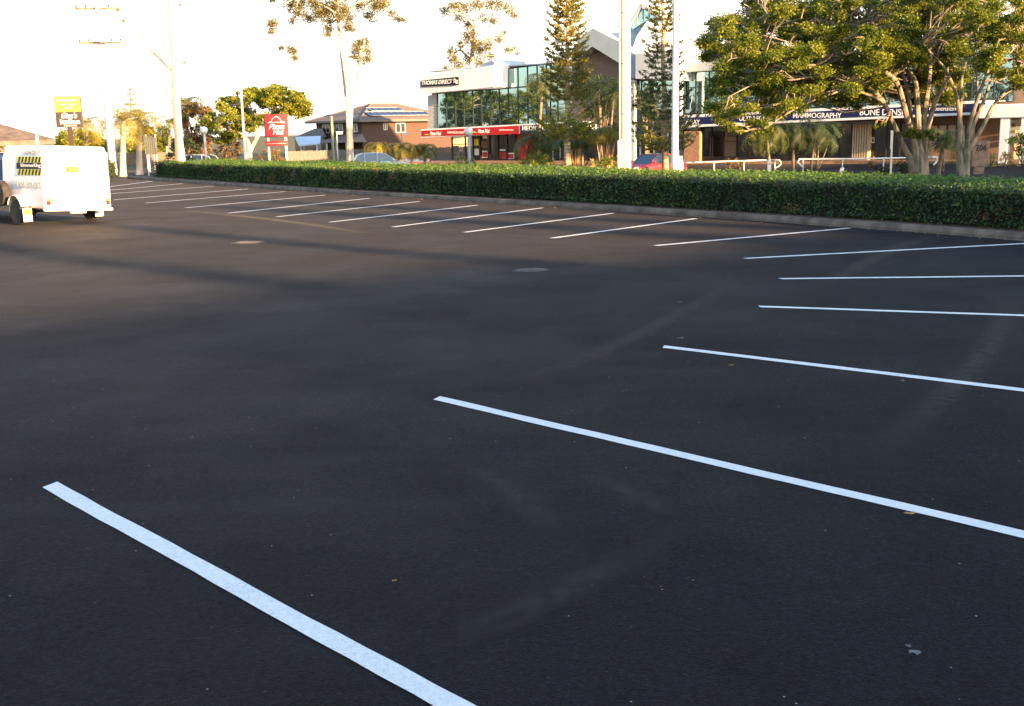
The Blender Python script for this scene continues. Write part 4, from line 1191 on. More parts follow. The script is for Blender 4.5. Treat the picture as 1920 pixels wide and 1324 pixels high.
# gums
g1 = [(545, 10, 18), (560, 25, 15), (510, 0, 10), (512, 45, 16), (508, 60, 10), (548, 95, 14), (552, 108, 10), (527, 90, 8), (590, 5, 20), (600, 25, 22), (614, 20, 19), (580, 35, 15), (625, 10, 18), (645, 20, 18), (655, 35, 14), (615, 55, 13), (615, 65, 9), (650, 50, 13), (660, 55, 9), (675, 10, 16), (690, 30, 14), (705, 10, 20), (720, 8, 15), (735, 25, 10), (745, 35, 10), (756, 38, 8), (672, 82, 14), (685, 78, 13), (665, 105, 14), (690, 110, 12), (678, 118, 9), (570, -10, 22), (640, -10, 22), (690, -12, 20), (540, -15, 18), (668, 92, 12), (690, 95, 11), (618, 40, 12), (635, 32, 12), (562, 8, 14), (548, 40, 10), (730, -8, 14)]
traced_tree('gum_tree', 'tall gum with pale forked trunks and hanging leaf clumps before the brown house', 'tree', 656, 74, GZ,
 [[(656, 308, 15, 0), (656, 270, 13, 0), (655, 240, 12, 0), (652, 200, 9, 0), (646, 150, 7.5, 0), (640, 100, 6.5, 0), (635, 50, 6, 0), (633, 10, 5, 0), (630, -30, 4, 0)],
  [(656, 240, 9, .1), (659, 200, 7, .2), (666, 160, 6, .4), (675, 125, 5, .6), (681, 95, 4, .8), (683, 75, 3, .8)],
  [(651, 180, 4, -.3), (650, 140, 5, -.4), (648, 105, 4, -.5), (641, 75, 3, -.5), (634, 60, 3, -.4)],
  [(636, 40, 4, 0), (650, 20, 3.5, .4), (670, 5, 3, .8), (700, -5, 2.5, 1)], [(633, 30, 4, 0), (615, 15, 3, -.5), (590, 5, 3, -1), (560, -5, 2.5, -1), (530, 10, 2, -1)],
  [(705, 5, 2, 1), (695, 35, 1.6, 1), (689, 55, 1.2, 1)], [(560, -5, 2, -1), (552, 40, 1.6, -1), (551, 90, 1.2, -1)], [(530, 5, 2, -1), (514, 30, 1.4, -1), (510, 55, 1, -1)]],
 MT['gum'], MT['gumleaf'], [(a, b, c, rnd.uniform(-1.5, 1.5)) for a, b, c in g1], leaf=.17, per=430, aspect=.35, droop=1.2, twig_r=.025, squash=.85, group='gum trees')
g2 = [(835, 20, 14), (850, 12, 16), (870, 15, 18), (895, 10, 18), (920, 8, 16), (940, 10, 16), (955, 18, 14), (965, 30, 9), (860, 35, 13), (880, 45, 15), (905, 35, 15), (925, 40, 12), (845, 95, 12), (850, 110, 15), (862, 85, 12), (875, 70, 15), (890, 80, 17), (900, 95, 17), (915, 85, 15), (880, 110, 16), (860, 122, 14), (900, 118, 14), (935, 75, 12), (950, 95, 10), (962, 92, 9), (970, 100, 7), (945, 62, 8), (836, 128, 10), (920, 105, 12), (888, 60, 12)]
traced_tree('gum_tree', 'gum crown rising behind the white roof fascia of the office block', 'tree', 885, 108, GZ,
 [[(885, 300, 13, 0), (885, 200, 10, 0), (884, 130, 8, 0), (886, 90, 6, 0), (890, 50, 5, 0), (895, 15, 4, 0)], [(885, 120, 5, 0), (865, 95, 4, .5), (852, 100, 3, .5)], [(886, 95, 5, 0), (910, 75, 4, 0), (940, 68, 3, 0), (960, 90, 2, 0)], [(890, 50, 4, 0), (870, 30, 3, 0), (840, 18, 2, 0)], [(892, 40, 4, 0), (925, 25, 3, 0), (955, 18, 2, 0)]],
 MT['gum'], MT['gumleaf'], [(a, b, c, rnd.uniform(-2, 2)) for a, b, c in g2], leaf=.22, per=200, aspect=.4, droop=1.0, twig_r=.03, squash=.9, group='gum trees')
traced_tree('gum_tree', 'tall bare pale gum trunk with one long limb reaching up left at the hedge end', 'tree', 337, 47, .1,
 [[(338, 338, 19, 0), (337, 320, 17, 0), (336, 280, 16, 0), (333, 230, 15, 0), (330, 180, 14, 0), (327, 130, 13, 0), (323, 80, 11, 0), (320, 30, 10, 0), (318, -30, 9, 0)],
  [(326, 135, 6, 0), (312, 122, 5.5, 0), (298, 108, 5, .2), (284, 96, 4.6, .4), (272, 84, 4.2, .5), (262, 66, 3.6, .6), (246, 48, 3.2, .7), (234, 38, 3, .8), (224, 18, 2.5, 1), (212, -10, 2, 1)],
  [(345, 318, 7, .3), (343, 285, 6, .3), (339, 260, 5, .2), (336, 250, 5, 0)], [(320, 14, 3, 0), (328, 9, 2.5, 0), (337, 8, 2, 0)], [(234, 38, 2, .8), (228, 30, 1.6, .8), (216, 22, 1.2, .8)]],
 MT['gum'], MT['gumleaf'], [(338, 9, 4, 0), (232, 40, 4, .8), (346, 118, 2, 0), (222, 20, 4, 1), (260, -8, 14, 0), (300, -14, 14, 0), (210, -14, 12, 1)], leaf=.18, per=90, group='gum trees', twig_r=.012)

# street tree and shrubs on the left
st = poly_clusters([(380, 232), (410, 190), (440, 180), (455, 168), (500, 160), (532, 166), (566, 178), (584, 202), (572, 216), (540, 214), (500, 212), (490, 238), (455, 250), (415, 270), (396, 256), (377, 246)], 175, 7, 14, -3.5, 3.5, avoid=[(480, 205, 12), (430, 215, 6)])
traced_tree('street_tree', 'wide umbrella shaped tree with sunlit yellow-green leaves left of the red sign', 'tree', 466, 80, GZ,
 [[(468, 303, 11, 0), (467, 280, 9, 0), (462, 262, 7, 0), (445, 248, 5, -.5), (425, 240, 4, -1), (405, 236, 2.5, -1.5)], [(468, 285, 8, 0), (480, 262, 6, .3), (497, 232, 4.5, .6), (515, 205, 3.5, .8), (530, 180, 2.5, 1)], [(497, 232, 3, .6), (520, 215, 2.6, .6), (550, 206, 2, .5)], [(480, 262, 4, .3), (478, 230, 3, .2), (470, 200, 2.5, 0), (460, 180, 2, 0)], [(445, 248, 3, -.5), (440, 225, 2.6, -.6), (430, 205, 2, -.8)], [(497, 232, 3, .6), (505, 205, 2.6, .3), (500, 180, 2, 0)]],
 MT['gum'], MT['tree2'], st, leaf=.20, per=260, twig_r=.025, squash=.6, aspect=.6)
def bush(name, label, cat, pl, n, r0, r1, Y, zb, m, leaf, per, dy=(-1.5, 1.5), group=None, stems=5, squash=.8, droop=.1, aspect=.5):
    cs = poly_clusters(pl, n, r0, r1, *dy)
    cx = sum(p[0] for p in pl) / len(pl); yb = max(p[1] for p in pl)
    lim = []
    for k in range(stems):
        c = cs[k % len(cs)]
        lim.append([(cx + rnd.uniform(-3, 3), base_y(cx, Y, zb), 2.5, 0), ((cx + c[0]) / 2 + rnd.uniform(-2, 2), (c[1] + base_y(cx, Y, zb)) / 2, 2, c[3] / 2), (c[0], c[1], 1.2, c[3])])
    return traced_tree(name, label, cat, cx, Y, zb, lim, MT['brownbark'], m, cs, leaf=leaf, per=per, group=group, twigs=False, squash=squash, nseg=5, droop=droop, aspect=aspect)
def base_y(px, Y, z):
    lo, hi = -400.0, 1400.0
    for _ in range(40):
        m = (lo + hi) / 2
        if at(px, m, Y).z > z: lo = m
        else: hi = m
    return lo
bush('rust_tree', 'rust brown bushy tree between the bare gum trunk and the yellow-green tree', 'tree', [(340, 215), (352, 198), (372, 192), (392, 200), (398, 240), (392, 290), (345, 290)], 95, 7, 12, 92, GZ, MT['rust'], .26, 120)
bush('rust_shrub', 'low brown shrub under the red pizza sign', 'shrub', [(482, 288), (500, 280), (525, 282), (536, 300), (482, 302)], 14, 5, 8, 78, GZ, MT['rust'], .16, 200)
bush('shrub', 'tangled dry shrub under the umbrella shaped tree', 'shrub', [(395, 272), (420, 262), (450, 272), (455, 300), (395, 300)], 26, 6, 10, 84, GZ, MT['rust'], .2, 130)
bush('shrub', 'dark green shrub just behind the pale gum trunk', 'shrub', [(318, 268), (335, 258), (352, 262), (372, 275), (372, 299), (318, 299)], 24, 6, 10, 70, GZ, MT['darkleaf'], .2, 160)
bush('bush_tree', 'yellow-green bushy tree right behind the brown sign post', 'tree', [(104, 268), (118, 250), (150, 244), (175, 248), (188, 262), (200, 282), (104, 284)], 75, 7, 12, 88, GZ, MT['tree2'], .26, 110)
bush('bush_tree', 'olive tree between the trailer roof and the white utility pole', 'tree', [(160, 262), (180, 254), (196, 268), (208, 285), (208, 300), (150, 300)], 55, 6, 10, 98, GZ, MT['rust'], .26, 110)
bush('roadside_tree', 'sunlit golden tree behind the traffic signals', 'tree', [(232, 250), (262, 242), (310, 240), (318, 262), (318, 290), (232, 292)], 95, 6, 10, 108, GZ, MT['tree2'], .28, 90, dy=(-2, 2))
bush('roadside_tree', 'dark green tree low behind the royal palm trunks', 'tree', [(225, 272), (262, 262), (320, 268), (325, 300), (225, 300)], 34, 6, 10, 118, GZ, MT['darkleaf'], .3, 90, dy=(-2, 2))
bush('roadside_tree', 'far green tree line stretching left behind the brown shade roof', 'tree', [(-30, 268), (10, 255), (60, 258), (110, 262), (110, 290), (-30, 290)], 60, 7, 12, 120, GZ, MT['tree2'], .32, 60, dy=(-3, 3))
bush('shrub', 'bright yellow shrub just left of the globe lamp by the shop window', 'shrub', [(852, 300), (862, 293), (874, 297), (877, 308), (850, 308)], 9, 4, 6, 60, GZ, MT['yelbush'], .12, 350)
bush('shrub', 'pale yellow-green shrub at the right of the globe lamp foot', 'shrub', [(886, 301), (892, 298), (898, 302), (898, 309), (886, 309)], 5, 3, 5, 60, GZ, MT['yelbush'], .12, 350)
bush('shrub', 'large yellow flowering shrub left of the Norfolk pine trunk', 'shrub', [(980, 302), (995, 290), (1012, 288), (1028, 296), (1040, 312), (980, 312)], 24, 6, 9, 48, GZ, MT['yelbush'], .12, 420)
bush('shrub', 'low green shrub against the left of the concrete pole', 'shrub', [(1122, 302), (1140, 296), (1160, 290), (1164, 316), (1122, 316)], 20, 5, 9, 44, GZ, MT['fig'], .11, 420)
bush('grass_clump', 'straw coloured grass clump between the pine and the concrete pole', 'grass clump', [(1096, 304), (1106, 298), (1116, 302), (1118, 316), (1096, 316)], 12, 4, 6, 44, GZ, MT['straw'], .14, 400, droop=-1.5, aspect=.15)
for q in (([(1846, 300), (1856, 288), (1866, 290), (1868, 318), (1846, 318)], 'straw grass clump right of the stone monument sign'), ([(1872, 292), (1884, 282), (1896, 290), (1898, 316), (1872, 316)], 'straw grass clump at the foot of the white portal pillar'), ([(1900, 292), (1912, 286), (1940, 288), (1945, 316), (1900, 316)], 'straw grass clump at the right picture edge below a green bush')):
    bush('grass_clump', q[1], 'grass clump', q[0], 16, 5, 8, 56, GZ, MT['straw'], .20, 260, droop=-1.5, aspect=.15)
bush('shrub', 'round green bush before the white portal at the right edge', 'shrub', [(1893, 262), (1910, 250), (1945, 248), (1950, 290), (1898, 292)], 24, 7, 11, 54, GZ, MT['fig'], .14, 260)
bush('shrub', 'dark shrub at the foot of the left fig trunk', 'shrub', [(1636, 318), (1650, 308), (1700, 302), (1702, 335), (1636, 335)], 24, 5, 9, 40.5, GZ, MT['darkleaf'], .1, 420)
bush('shrub', 'small yellow-green plant in front of the dark shrub by the cream post', 'shrub', [(1618, 328), (1628, 324), (1638, 329), (1636, 338), (1618, 338)], 7, 3, 5, 38, GZ, MT['yelbush'], .09, 700)
for q, lb in (([(1359, 300), (1368, 292), (1376, 300), (1374, 314), (1361, 314)], 'left one of two reddish round shrubs before the dark windows'), ([(1377, 301), (1386, 293), (1394, 301), (1392, 314), (1379, 314)], 'right one of two reddish round shrubs before the dark windows'), ([(1628, 300), (1634, 296), (1640, 300), (1640, 312), (1628, 312)], 'small reddish shrub at the foot of the fluted cream pier')):
    bush('shrub', lb, 'shrub', q, 9, 4, 6, 60, GZ, MT['rust'], .13, 300)

bush('palm_thicket', 'dark green palm thicket in front of the brown gable wall', 'shrub', [(1086, 150), (1110, 138), (1150, 150), (1162, 180), (1160, 232), (1120, 235), (1092, 215)], 44, 7, 12, 66, GZ, MT['darkleaf'], .30, 120, aspect=.25, droop=.8)
bush('palm_thicket', 'dark green foliage between the white column and the dark pine', 'shrub', [(1190, 172), (1215, 160), (1235, 180), (1232, 222), (1195, 215)], 24, 6, 10, 60, GZ, MT['darkleaf'], .26, 140, aspect=.3, droop=.6)
bush('palm_thicket', 'low dark foliage between golden pine and orange stemmed palm', 'shrub', [(1040, 268), (1070, 255), (1112, 262), (1118, 300), (1045, 300)], 22, 6, 9, 52, GZ, MT['darkleaf'], .22, 140, aspect=.3, droop=.6)
bush('palm_thicket', 'shadowy foliage mass behind the two dark feathery palms', 'shrub', [(1478, 232), (1510, 222), (1570, 226), (1590, 250), (1560, 275), (1490, 270)], 24, 6, 10, 58, GZ, MT['darkleaf'], .22, 120, aspect=.3, droop=.8)

# Norfolk pines
MT['pinelow'] = leafmat('sunny_pine_needles', [(.09, .12, .025), (.20, .21, .035), (.34, .31, .05), (.45, .33, .08)], .35)  # sunlight on the low whorls put into the needle colour
def pine(label, px, Y, prof, m, w0, top_py, lo_py, gap=None, seed=1, lean=0.0, step=8, dens=1.0):
    rr = random.Random(seed)
    b = base(px, Y, GZ)
    t = thing('norfolk_pine', label, 'tree', b, 0, 'Norfolk pines across the street')
    def hw(y):
        for (y0, h0), (y1, h1) in zip(prof, prof[1:]):
            if y0 <= y <= y1: return h0 + (h1 - h0) * (y - y0) / (y1 - y0)
        return 0
    top = at(px + lean, top_py, Y) - b
    mb = MB()
    pts = [Vector((top.x * k / 12 + .03 * math.sin(k * 1.7), .02 * math.cos(k), top.z * k / 12)) for k in range(13)]
    mb.tube(pts, [w0 / 2 * (1.1 - k / 12 * .85) for k in range(13)], 10)
    P = []; D = []; LOW = []
    y = top_py
    while y < lo_py:
        h = hw(y)
        if h > 0:
            c = at(px + lean * (1 - (y - top_py) / (320 - top_py)), y, Y) - b
            c.y = 0
            ing = gap and gap[0] < y < gap[1]
            nb = 3 if ing else (8 if y > 222 else rr.randint(4, 5)); a0 = rr.uniform(0, 6.28)
            for k in range(nb):
                az = a0 + 2 * math.pi * k / nb + rr.uniform(-.2, .2)
                L = h * Y / 1663 * rr.uniform(.75, 1.15)
                d = Vector((math.cos(az), math.sin(az), 0))
                bp = []
                for j in range(6):
                    s_ = j / 5
                    bp.append(c + d * L * s_ + Vector((0, 0, L * (-.16 * math.sin(s_ * 2.2) + .34 * s_ ** 3))))
                mb.tube(bp, [.028 - .02 * j / 5 for j in range(6)], 4, False)
                # leafy side shoots on the outer part
                n = int((8 if not ing else 2) + L * 12 * dens * (.25 if ing else 1))
                for _ in range(n):
                    s_ = rr.uniform(.35 if not ing else .75, 1.05)
                    i = min(4, int(s_ * 5)); q = bp[i].lerp(bp[i + 1], s_ * 5 - i)
                    side = Vector((-d.y, d.x, 0)) * rr.uniform(-1, 1) * .30 * L * (1.15 - s_ * .7)
                    up = Vector((0, 0, rr.uniform(0, .10)))
                    for _k in range(5):
                        P.append(tuple(q + side * (_k + 1) / 5 + up * (_k + 1) / 5 + d * .12 * _k / 4))
                        dd = (side.normalized() + d * .8 + Vector((0, 0, .7))).normalized()
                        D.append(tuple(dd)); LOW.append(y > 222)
        y += step * rr.uniform(.8, 1.2)
    mb.build('trunk', MT['pinebark'], t, smooth=True)
    P = np.array(P); D = np.array(D) + nr.normal(size=(len(P), 3)) * .35; D /= np.linalg.norm(D, axis=1)[:, None]
    P = P + nr.normal(size=P.shape) * .03
    n_ = np.cross(D, nr.normal(size=D.shape)); n_ /= np.linalg.norm(n_, axis=1)[:, None]
    ln = .085 * (1 + .3 * nr.normal(size=len(P)).clip(-1, 1))[:, None]; wd = .028
    Q = np.stack([P - n_ * wd, P + n_ * wd, P + D * ln * 1.5 + n_ * wd * .6, P + D * ln * 1.5 - n_ * wd * .6], 1)
    LOW = np.array(LOW)
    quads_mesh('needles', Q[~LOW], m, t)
    if LOW.any(): quads_mesh('sunlit_lower_needles', Q[LOW], MT['pinelow'], t)
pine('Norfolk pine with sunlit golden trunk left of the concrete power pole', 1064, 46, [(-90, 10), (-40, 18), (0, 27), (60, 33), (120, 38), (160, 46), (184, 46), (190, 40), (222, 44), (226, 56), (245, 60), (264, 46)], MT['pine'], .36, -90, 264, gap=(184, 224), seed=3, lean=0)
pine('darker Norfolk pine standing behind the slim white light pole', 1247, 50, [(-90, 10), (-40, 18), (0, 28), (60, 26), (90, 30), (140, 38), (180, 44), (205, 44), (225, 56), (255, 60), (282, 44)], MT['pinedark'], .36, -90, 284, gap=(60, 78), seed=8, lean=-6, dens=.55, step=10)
# pale, faint pine and palms far left
pine('small distant Norfolk pine above the royal palms', 245, 130, [(168, 3), (180, 8), (205, 16), (235, 20), (262, 16)], MT['pine'], .5, 168, 262, seed=5, dens=.5, step=9)

# palms
palm('royal_palm', 'pale trunked royal palm next to the white utility pole', 231, 70, GZ, 226, .42, 2.6, 22, MT['palmyel'], MT['gum'], 'royal palms', wl=.7, lw=.05, arch=.9)
palm('royal_palm', 'pale trunked royal palm just left of the traffic signals', 262, 72, GZ, 222, .42, 2.4, 20, MT['palmyel'], MT['gum'], 'royal palms', wl=.7, lw=.05)
palm('royal_palm', 'slim royal palm between traffic signals and bare gum trunk', 318, 80, GZ, 232, .25, 1.9, 16, MT['palm'], MT['gum'], 'royal palms', wl=.6, lw=.05)
palm('palm_tree', 'green palm crown rising just right of the bare gum trunk', 350, 105, GZ, 196, .35, 3.0, 22, MT['palm'], MT['palmbark'], wl=.8, lw=.06)
palm('palm_tree', 'palm with drooping fronds right beside the brown sign', 163, 80, GZ, 232, .3, 2.6, 20, MT['palmyel'], MT['palmbark'], wl=.7, lw=.05, arch=1.3)
for i, (px, ty, Ld, lb) in enumerate(((706, 277, 1.5, 'leftmost golden dwarf palm behind the silver hatchback'), (750, 279, 1.45, 'second golden dwarf palm behind the silver hatchback'), (773, 281, 1.2, 'third golden dwarf palm, just left of the maroon car'), (797, 280, 1.3, 'rightmost and greenest dwarf palm beside the brown house corner'))):
    palm('dwarf_palm', lb, px, 72, GZ, ty, .2, Ld, 34, MT['palmyel'] if i < 3 else MT['palm'], MT['palmbark'], 'dwarf palms', a_hi=80, a_lo=0, wl=.38, lw=.035, arch=1.2)
palm('palm_tree', 'tall palm with curved trunk against the teal glass left of the pine', 1018, 62, GZ, 150, .22, 2.2, 20, MT['palm'], MT['palmbark'], base_px=1008, wl=.55, lw=.04, arch=1.3)
palm('palm_tree', 'dark palm in front of the brown gable wall', 1122, 64, GZ, 168, .22, 2.4, 22, MT['darkleaf'], MT['palmbark'], base_px=1130, wl=.6, lw=.05, arch=1.1)
palm('palm_tree', 'second dark palm left of the concrete pole, trunk leaning', 1152, 60, GZ, 172, .16, 2.0, 20, MT['darkleaf'], MT['palmbark'], base_px=1140, wl=.55, lw=.05, arch=1.1)
palm('palm_tree', 'dark palm right of the white column by the glass', 1212, 60, GZ, 190, .18, 2.0, 20, MT['darkleaf'], MT['palmbark'], wl=.55, lw=.05)
palm('palm_tree', 'low green palm with golden lower fronds behind the yellow shrub', 1006, 52, GZ, 262, .2, 1.9, 30, MT['palm'], MT['palmbark'], wl=.42, lw=.045, arch=1.3)
palm('palm_tree', 'low palm right of the pine trunk with many thin stems', 1092, 50, GZ, 250, .14, 1.3, 20, MT['palm'], MT['palmbark'], wl=.4, lw=.035, arch=1.2)
# clumping palm with orange stems
def clump_palm(label, px, Y, stems, leafm, L):
    b = base(px, Y, GZ); t = thing('clumping_palm', label, 'palm', b)
    Q = []
    for (tx, ty, dy) in stems:
        top = at(tx, ty, Y + dy) - b
        mb = MB(); mb.tube([Vector((top.x * .25, dy * .3, 0)), top * .5 + Vector((0, 0, 0)), top], [.07, .055, .04], 7)
        mb.build('stem', MT['orangestem'], t, smooth=True)
        for k in range(7):
            az = k * .9 + rnd.uniform(-.3, .3)
            q = frond_quads(L * rnd.uniform(.8, 1.1), 12, .35, 1.1, 70 - k * 8, .6, .035)
            c, s = math.cos(az), math.sin(az); RM = np.array([[c, -s, 0], [s, c, 0], [0, 0, 1]])
            Q.append(q @ RM.T + np.array(tuple(top)))
    quads_mesh('crown', np.concatenate(Q), leafm, t)
MT['orangestem'] = mat('golden_cane_stem', (.55, .30, .12), .6, var=.25, vscale=3)
clump_palm('clumping golden cane palm with orange stems left of the concrete pole', 1138, 47, [(1120, 250, -.3), (1130, 246, .3), (1138, 242, -.2), (1146, 244, .3), (1156, 247, -.3), (1128, 252, .5)], MT['palmyel'], 1.1)
clump_palm('clump of thin dark stemmed palms right of the golden pine trunk', 1078, 49, [(1070, 262, 0), (1080, 256, .4), (1088, 260, -.3), (1094, 250, .3), (1052, 268, .3)], MT['palm'], 1.0)
palm('palm_tree', 'small feathery palm with golden fronds behind the left handrail end', 1437, 53, GZ, 250, .16, 1.75, 40, MT['palm'], MT['palmbark'], base_px=1443, wl=.4, lw=.03, arch=1.3)
palm('palm_tree', 'dark feathery palm in the gap between the two handrails', 1487, 55, GZ, 246, .16, 2.1, 40, MT['darkleaf'], MT['palmbark'], wl=.42, lw=.04, arch=1.3)
palm('palm_tree', 'dark feathery palm right of the handrail gap', 1532, 55, GZ, 244, .16, 2.2, 40, MT['darkleaf'], MT['palmbark'], base_px=1520, wl=.42, lw=.04, arch=1.3)
palm('palm_tree', 'small palm between the two fig trunks', 1772, 46, GZ, 262, .2, 1.3, 28, MT['palm'], MT['palmbark'], base_px=1758, wl=.4, lw=.035, arch=1.1)

# ------------------------------------------------------------------ poles and lamps
def pole_thing(name, label, cat, px, Y, zb, group=None): 
    b = base(px, Y, zb); return thing(name, label, cat, b, 0, group), b
def wpx(w, Y): return w * Y / 1663
t, b = pole_thing('power_pole', 'thick pale concrete power pole with a cable conduit, right of the golden pine', 'pole', 1173, 30, .0)
mb = MB(); mb.tube([(0, 0, -.4), (0, 0, 4), (0, 0, 9), (0, 0, 12)], [.185, .175, .15, .135], 20); mb.build('shaft', MT['concpole'] if 'concpole' in MT else mat('spun_concrete', (.74, .68, .42), .8, var=.08, vscale=1.5, bump=.2), t, smooth=True)
mb = MB(); mb.tube([(-.19, -.05, 1.5), (-.185, -.05, 5.0), (-.175, -.05, 9), (-.16, -.05, 11.9)], .028, 8); mb.build('conduit', MT['cream'], t, smooth=True)
mb = MB(); mb.box(-.27, -.13, -.14, .02, -.4, 1.75); mb.build('conduit_cover', MT['galv'], t, bevel=.02)
for z in (2.6, 4.2, 5.8, 7.4, 9.0):
    mb = MB(); mb.lathe([(.192 - z * .003, z), (.192 - z * .003, z + .03)], 20); mb.build('steel_strap', MT['steel'], t)
t, b = pole_thing('light_pole', 'slim white steel light pole in front of the darker Norfolk pine', 'pole', 1265, 32, .0)
mb = MB(); mb.tube([(0, 0, -.4), (0, 0, .4), (0, 0, 5), (0, 0, 10)], [.135, .13, .105, .08], 16); mb.build('shaft', MT['galv'], t, smooth=True)
mb = MB(); mb.lathe([(.20, -.02), (.20, .02), (.15, .05)], 16); mb.build('base_plate', MT['steel'], t)
mb = MB(); mb.tube([(0, 0, 9.9), (.4, -.1, 10.3), (1.4, -.3, 10.5)], .04, 8); mb.build('arm', MT['galv'], t, smooth=True)
mb = MB(); mb.tube([(1.3, -.28, 10.48), (1.6, -.34, 10.5), (2.0, -.4, 10.48)], [.06, .14, .08], 10); mb.build('lamp_head', MT['grey'], t, smooth=True)
t, b = pole_thing('real_estate_board', 'small white board fixed behind the foot of the slim light pole', 'sign', 1274, 34, .0)
mb = MB(); mb.prism_y([(-.03, .25), (.10, -.05), (.16, .62), (.10, 1.05), (-.03, 1.05)], 0, .02); mb.build('board', MT['white'], t)
mb = MB(); mb.box(-.06, -.02, .022, .06, -.4, 1.1); mb.build('stake', MT['wood'], t)
t, b = pole_thing('street_light', 'white light pole in front of the yellow-green umbrella shaped tree', 'pole', 463, 62, GZ)
h = at(457, 168, 62).z - GZ
mb = MB(); mb.tube([(0, 0, 0), (0, 0, .5), (0, 0, h)], [.15, .12, .075], 12); mb.build('shaft', MT['galv'], t, smooth=True)
mb = MB(); mb.lathe([(.24, 0), (.24, .04), (.14, .09)], 12); mb.build('base_plate', MT['steel'], t)
mb = MB(); mb.tube([(0, 0, h - .1), (-.1, 0, h + .5), (-.9, .1, h + .9)], .035, 8); mb.build('arm', MT['galv'], t, smooth=True)
def globe(label, px, Y, ytop, rpx):
    t, b = pole_thing('globe_lamp', label, 'lamp post', px, Y, GZ, 'globe lamp posts')
    h = at(px, ytop, Y).z - GZ; r = wpx(rpx, Y)
    mb = MB(); mb.tube([(0, 0, 0), (0, 0, h - r * 1.9)], .10, 12); mb.build('post', MT['grey'], t, smooth=True)
    mb = MB(); mb.lathe([(.16, 0), (.16, .05), (.1, .1)], 12); mb.build('base_plate', MT['steel'], t)
    mb = MB(); prof = [(max(.01, r * math.sin(a)), h - r - r * math.cos(a)) for a in [math.pi * k / 12 for k in range(13)]]; mb.lathe(prof, 18); mb.build('lamp_globe', MT['lampglass'], t, smooth=True)
    mb = MB(); mb.lathe([(.11, h - r * 2.1), (r * .62, h - r * 1.72), (r * .58, h - r * 1.66)], 14); mb.build('collar', MT['grey'], t)
globe('grey post lamp with a round clear globe in front of the shop windows', 881, 60, 238, 8.5)
globe('post lamp with a round globe before the rust brown tree', 389, 66, 237, 7)
# timber utility pole, far left, with two crossarms
t, b = pole_thing('utility_pole', 'tall white-lit utility pole with two wooden crossarms at upper left', 'pole', 213, 52, .1)
b_top = at(196, 2, 52)
H_ = b_top.z - .1
mb = MB(); mb.tube([(0, 0, 0), (0, 0, H_ / 2), (0, 0, H_ + .2)], [.23, .19, .15], 14); mb.build('shaft', MT['galv'], t, smooth=True)
for z, w_ in ((at(197, 16, 52).z - .1, 1.25), (at(198, 80, 52).z - .1, 1.22)):
    mb = MB(); mb.bar((-w_ , -.2, z), (w_, -.2, z - .03), .10, .12); cr_ = mb.build('crossarm', MT['brownbark'], t)
    for k in (-1, -.55, .55, 1):
        mb = MB(); mb.lathe([(.03, z + .06), (.06, z + .1), (.045, z + .14), (.055, z + .18), (.02, z + .2)], 8, (k * w_ * .94, -.2, 0)); mb.build('insulator', MT['brown'], cr_)
mb = MB(); mb.tube([(0, -.25, H_ - .6), (0, -.28, H_ - .2), (0, -.25, H_ + .05)], [.12, .14, .1], 10); mb.build('cable_box', MT['grey'], t, smooth=True)
# wooden post and slim pole in front of the house
t, b = pole_thing('timber_post', 'greenish square-cut timber post left of the forked gum trunk', 'post', 627, 66, GZ)
h = at(626, 219, 66).z - GZ
mb = MB(); mb.tube([(0, 0, 0), (0, 0, h)], [.12, .105], 10); mb.build('post', MT['wood'], t, smooth=True)
mb = MB(); mb.lathe([(.115, h), (.10, h + .05)], 10); mb.build('cap', MT['steel'], t)
t, b = pole_thing('sign_pole', 'thin grey pole with a small blade sign between timber post and gum trunk', 'post', 635, 68, GZ)
h = at(635, 246, 68).z - GZ
mb = MB(); mb.tube([(0, 0, 0), (0, 0, h)], .045, 8); mb.build('post', MT['grey'], t)
mb = MB(); mb.box(.05, .45, -.01, .01, h - .22, h - .05); mb.build('blade', MT['galv'], t)
t, b = pole_thing('sign_pole', 'thin grey post with a blade sign against the brown house wall', 'post', 755, 90, GZ)
h = at(755, 245, 90).z - GZ
mb = MB(); mb.tube([(0, 0, 0), (0, 0, h)], .04, 8); mb.build('post', MT['grey'], t)
mb = MB(); mb.box(.2, .75, -.01, .01, h - .4, h - .2); mb.bar((0, 0, h - .3), (.3, 0, h - .3), .03); mb.build('blade', MT['galv'], t)
t, b = pole_thing('white_post', 'short white post at the nose of the silver hatchback', 'post', 664, 62, GZ)
mb = MB(); mb.box(-.05, .05, -.05, .05, 0, at(664, 286, 62).z - GZ); mb.build('post', MT['white'], t, bevel=.01)
mb = MB(); mb.box(-.052, .052, -.052, -.051, .9, 1.0); mb.build('reflector', MT['taillight'], t)
# thin white pole above the trailer
t, b = pole_thing('white_pole', 'thin white pole standing right behind the trailer roof', 'pole', 79, 42, 0)
mb = MB(); mb.tube([(0, 0, 0), (0, 0, at(78, 245, 42).z)], .06, 8); mb.build('shaft', MT['white'], t)
mb = MB(); mb.lathe([(.12, 0), (.12, .03), (.07, .06)], 10); mb.build('base_plate', MT['steel'], t)
